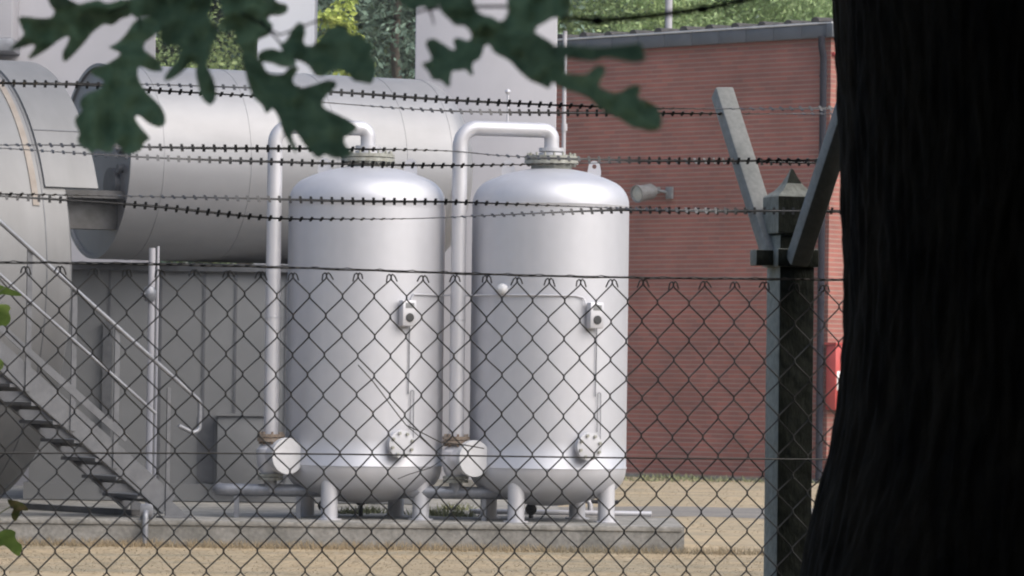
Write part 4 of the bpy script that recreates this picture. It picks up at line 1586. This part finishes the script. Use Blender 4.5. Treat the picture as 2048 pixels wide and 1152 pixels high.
# ------------------------------------------------------------------ oak seedling leaves at the left edge
sap = thing('oak_sapling', 'bright green oak sapling poking in at the left edge in front of the fence', 'sapling')
s_org = P(-60, 1200, 9.3)
sap.location = (s_org.x, 9.3, 0)
b = MB()
b.tube([Vector((0, 0, 0)), Vector((.01, 0, .8)), Vector((-.01, 0, 1.4)), Vector((0, 0, 2.05))], [.008, .006, .005, .002], 7)
for px, py, Yy in ((5, 625, 9.4), (10, 575, 9.4), (8, 1070, 9.35), (22, 1012, 9.35), (5, 730, 9.4)):
    q = P(px, py, Yy) - sap.location
    b.tube([Vector((0, 0, q.z - .06)), q], .0015, 5)
b.build('stem', M['weed'], sap)
LY = [([(-40, 560), (-10, 566), (6, 572), (20, 578), (34, 582), (46, 592), (30, 592), (16, 590), (4, 588), (-12, 596), (-40, 600)], 9.45),
      ([(-50, 612), (0, 608), (16, 609), (22, 616), (17, 624), (22, 634), (20, 645), (12, 653), (2, 650), (-8, 660), (-50, 660)], 9.35),
      ([(-40, 712), (-2, 716), (6, 722), (8, 732), (0, 742), (-30, 748)], 9.4),
      ([(-50, 1070), (-4, 1066), (6, 1060), (20, 1058), (32, 1064), (30, 1074), (34, 1082), (46, 1092), (42, 1104), (38, 1114), (26, 1106), (14, 1094), (6, 1090), (-6, 1096), (-50, 1110)], 9.3)]
b = MB()
for i, (poly, d_) in enumerate(LY):
    outline_mesh(b, poly, d_, (.05, .04), .05, grid=7, seed=20 + i)
b.v = [tuple(Vector(v) - sap.location) for v in b.v]
b.build('leaves', M['leaf_young'], sap)
b = MB()
outline_mesh(b, [(14, 998), (24, 1000), (36, 1002), (48, 1008), (58, 1020), (50, 1022), (42, 1020), (38, 1030), (32, 1044), (24, 1038), (22, 1028), (28, 1016), (18, 1010)], 9.3, (.05, .04), .03, grid=6, seed=31)
b.v = [tuple(Vector(v) - sap.location) for v in b.v]
o = b.build('leaf', M['leaf_brown'], sap)
tag(o, 'browning oak leaf')

# ------------------------------------------------------------------ trees behind the buildings
kinds = {}
for kn, m_, n, rad, sz in (('bright', 'fol_bright', 30000, (3.4, 3.0, 5.2), .105), ('grey', 'fol_grey', 30000, (3.2, 3.0, 5.4), .105), ('dark', 'fol_dark', 22000, (2.8, 2.6, 5.6), .14)):
    rnd = random.Random(len(kinds) + 40)
    t_ = thing('broadleaf_tree' if kn != 'dark' else 'dark_tree', '', 'tree')
    trunk_mb(9, .24, rnd).build('trunk', M['tree_bark'], t_)
    b = leaf_cloud(rnd, n, rad, sz, nclump=110, spread=.20, hollow=.25, bias=(.2, -.6, 1.0))
    b.v = [(x, y, z + 8.4) for x, y, z in b.v]
    b.build('crown', M[m_], t_)
    kinds[kn] = t_
bgt = [  # pixel x, distance, kind, scale, label
    (1180, 92, 'bright', 1.12, 'light green tree over the left end of the brick building roof'),
    (1320, 95, 'bright', 1.18, 'light green tree behind the thin mast over the roof'),
    (1470, 90, 'grey', 1.12, 'grey green tree over the middle of the brick building roof'),
    (1610, 93, 'grey', 1.16, 'grey green tree over the roof beside the oak trunk'),
    (1760, 96, 'bright', 1.2, 'light green tree hidden behind the oak trunk'),
    (1900, 92, 'grey', 1.15, 'grey green tree far right behind the oak trunk'),
    (1245, 104, 'grey', 1.3, 'taller grey green tree in the second row left of the mast'),
    (1420, 106, 'bright', 1.35, 'taller light green tree in the second row right of the mast'),
    (1580, 108, 'bright', 1.35, 'taller light green tree in the second row by the oak trunk'),
    (1050, 98, 'dark', 1.25, 'dark tree behind the wide pale tower'),
    (900, 90, 'dark', 1.2, 'dark tree behind the left edge of the wide pale tower'),
    (790, 84, 'dark', 1.15, 'dark tree just left of the wide pale tower'),
    (690, 88, 'dark', 1.18, 'dark tree right of the narrow white tower'),
    (735, 98, 'dark', 1.4, 'tall dark tree in the gap between narrow and wide towers'),
    (590, 90, 'grey', 1.1, 'grey green tree behind the narrow white tower'),
    (480, 86, 'bright', 1.1, 'light green tree above the long horizontal tank, left of the narrow tower'),
    (390, 92, 'dark', 1.2, 'dark tree above the left half of the long horizontal tank'),
    (310, 88, 'dark', 1.1, 'dark tree beside the top left tower block'),
    (180, 92, 'bright', 1.15, 'light green tree behind the top left tower block'),
    (20, 96, 'grey', 1.2, 'grey green tree at the far left behind the tower block'),
    (-180, 92, 'dark', 1.2, 'dark tree beyond the left edge'),
    (420, 104, 'grey', 1.35, 'taller grey green tree in the second row above the long horizontal tank'),
]
used = set()
for i, (px, Y, kn, sc, lb) in enumerate(bgt):
    o = kinds[kn] if kn not in used else copy_tree(kinds[kn])
    used.add(kn)
    p = P(px, 700, Y)
    o.location = (p.x, Y, 0)
    o.rotation_euler.z = i * 1.91
    o.scale = (sc, sc, sc)
    tag(o, lb, 'tree', 'trees behind the buildings')
rnd = random.Random(77)
p = P(660, 60, 72)
yt = thing('young_tree', 'yellow green young tree top between the two pale towers', 'tree', (p.x, 72, 0))
trunk_mb(7.0, .08, rnd, 6, .5).build('trunk', M['tree_bark'], yt)
b = leaf_cloud(rnd, 1500, (.62, .6, 1.5), .13, nclump=30, spread=.22)
b.v = [(x, y, z + 7.5) for x, y, z in b.v]
b.build('crown', M['fol_yellow'], yt)

# ------------------------------------------------------------------ thin summer haze
hm = bpy.data.materials.new('haze_air')
hm.use_nodes = True
hn = hm.node_tree
hn.nodes.remove(hn.nodes['Principled BSDF'])
pv = hn.nodes.new('ShaderNodeVolumePrincipled')
pv.inputs['Color'].default_value = (0.93, 0.94, 0.97, 1)
pv.inputs['Density'].default_value = 0.0005
hn.links.new(pv.outputs[0], hn.nodes['Material Output'].inputs['Volume'])
b = MB()
b.box((0, 140, 12), (340, 420, 26.4))
tag(b.build('haze', hm), kind='stuff')

SC.render.engine = 'CYCLES'
SC.cycles.max_bounces = 8
SC.cycles.filter_width = 1.8
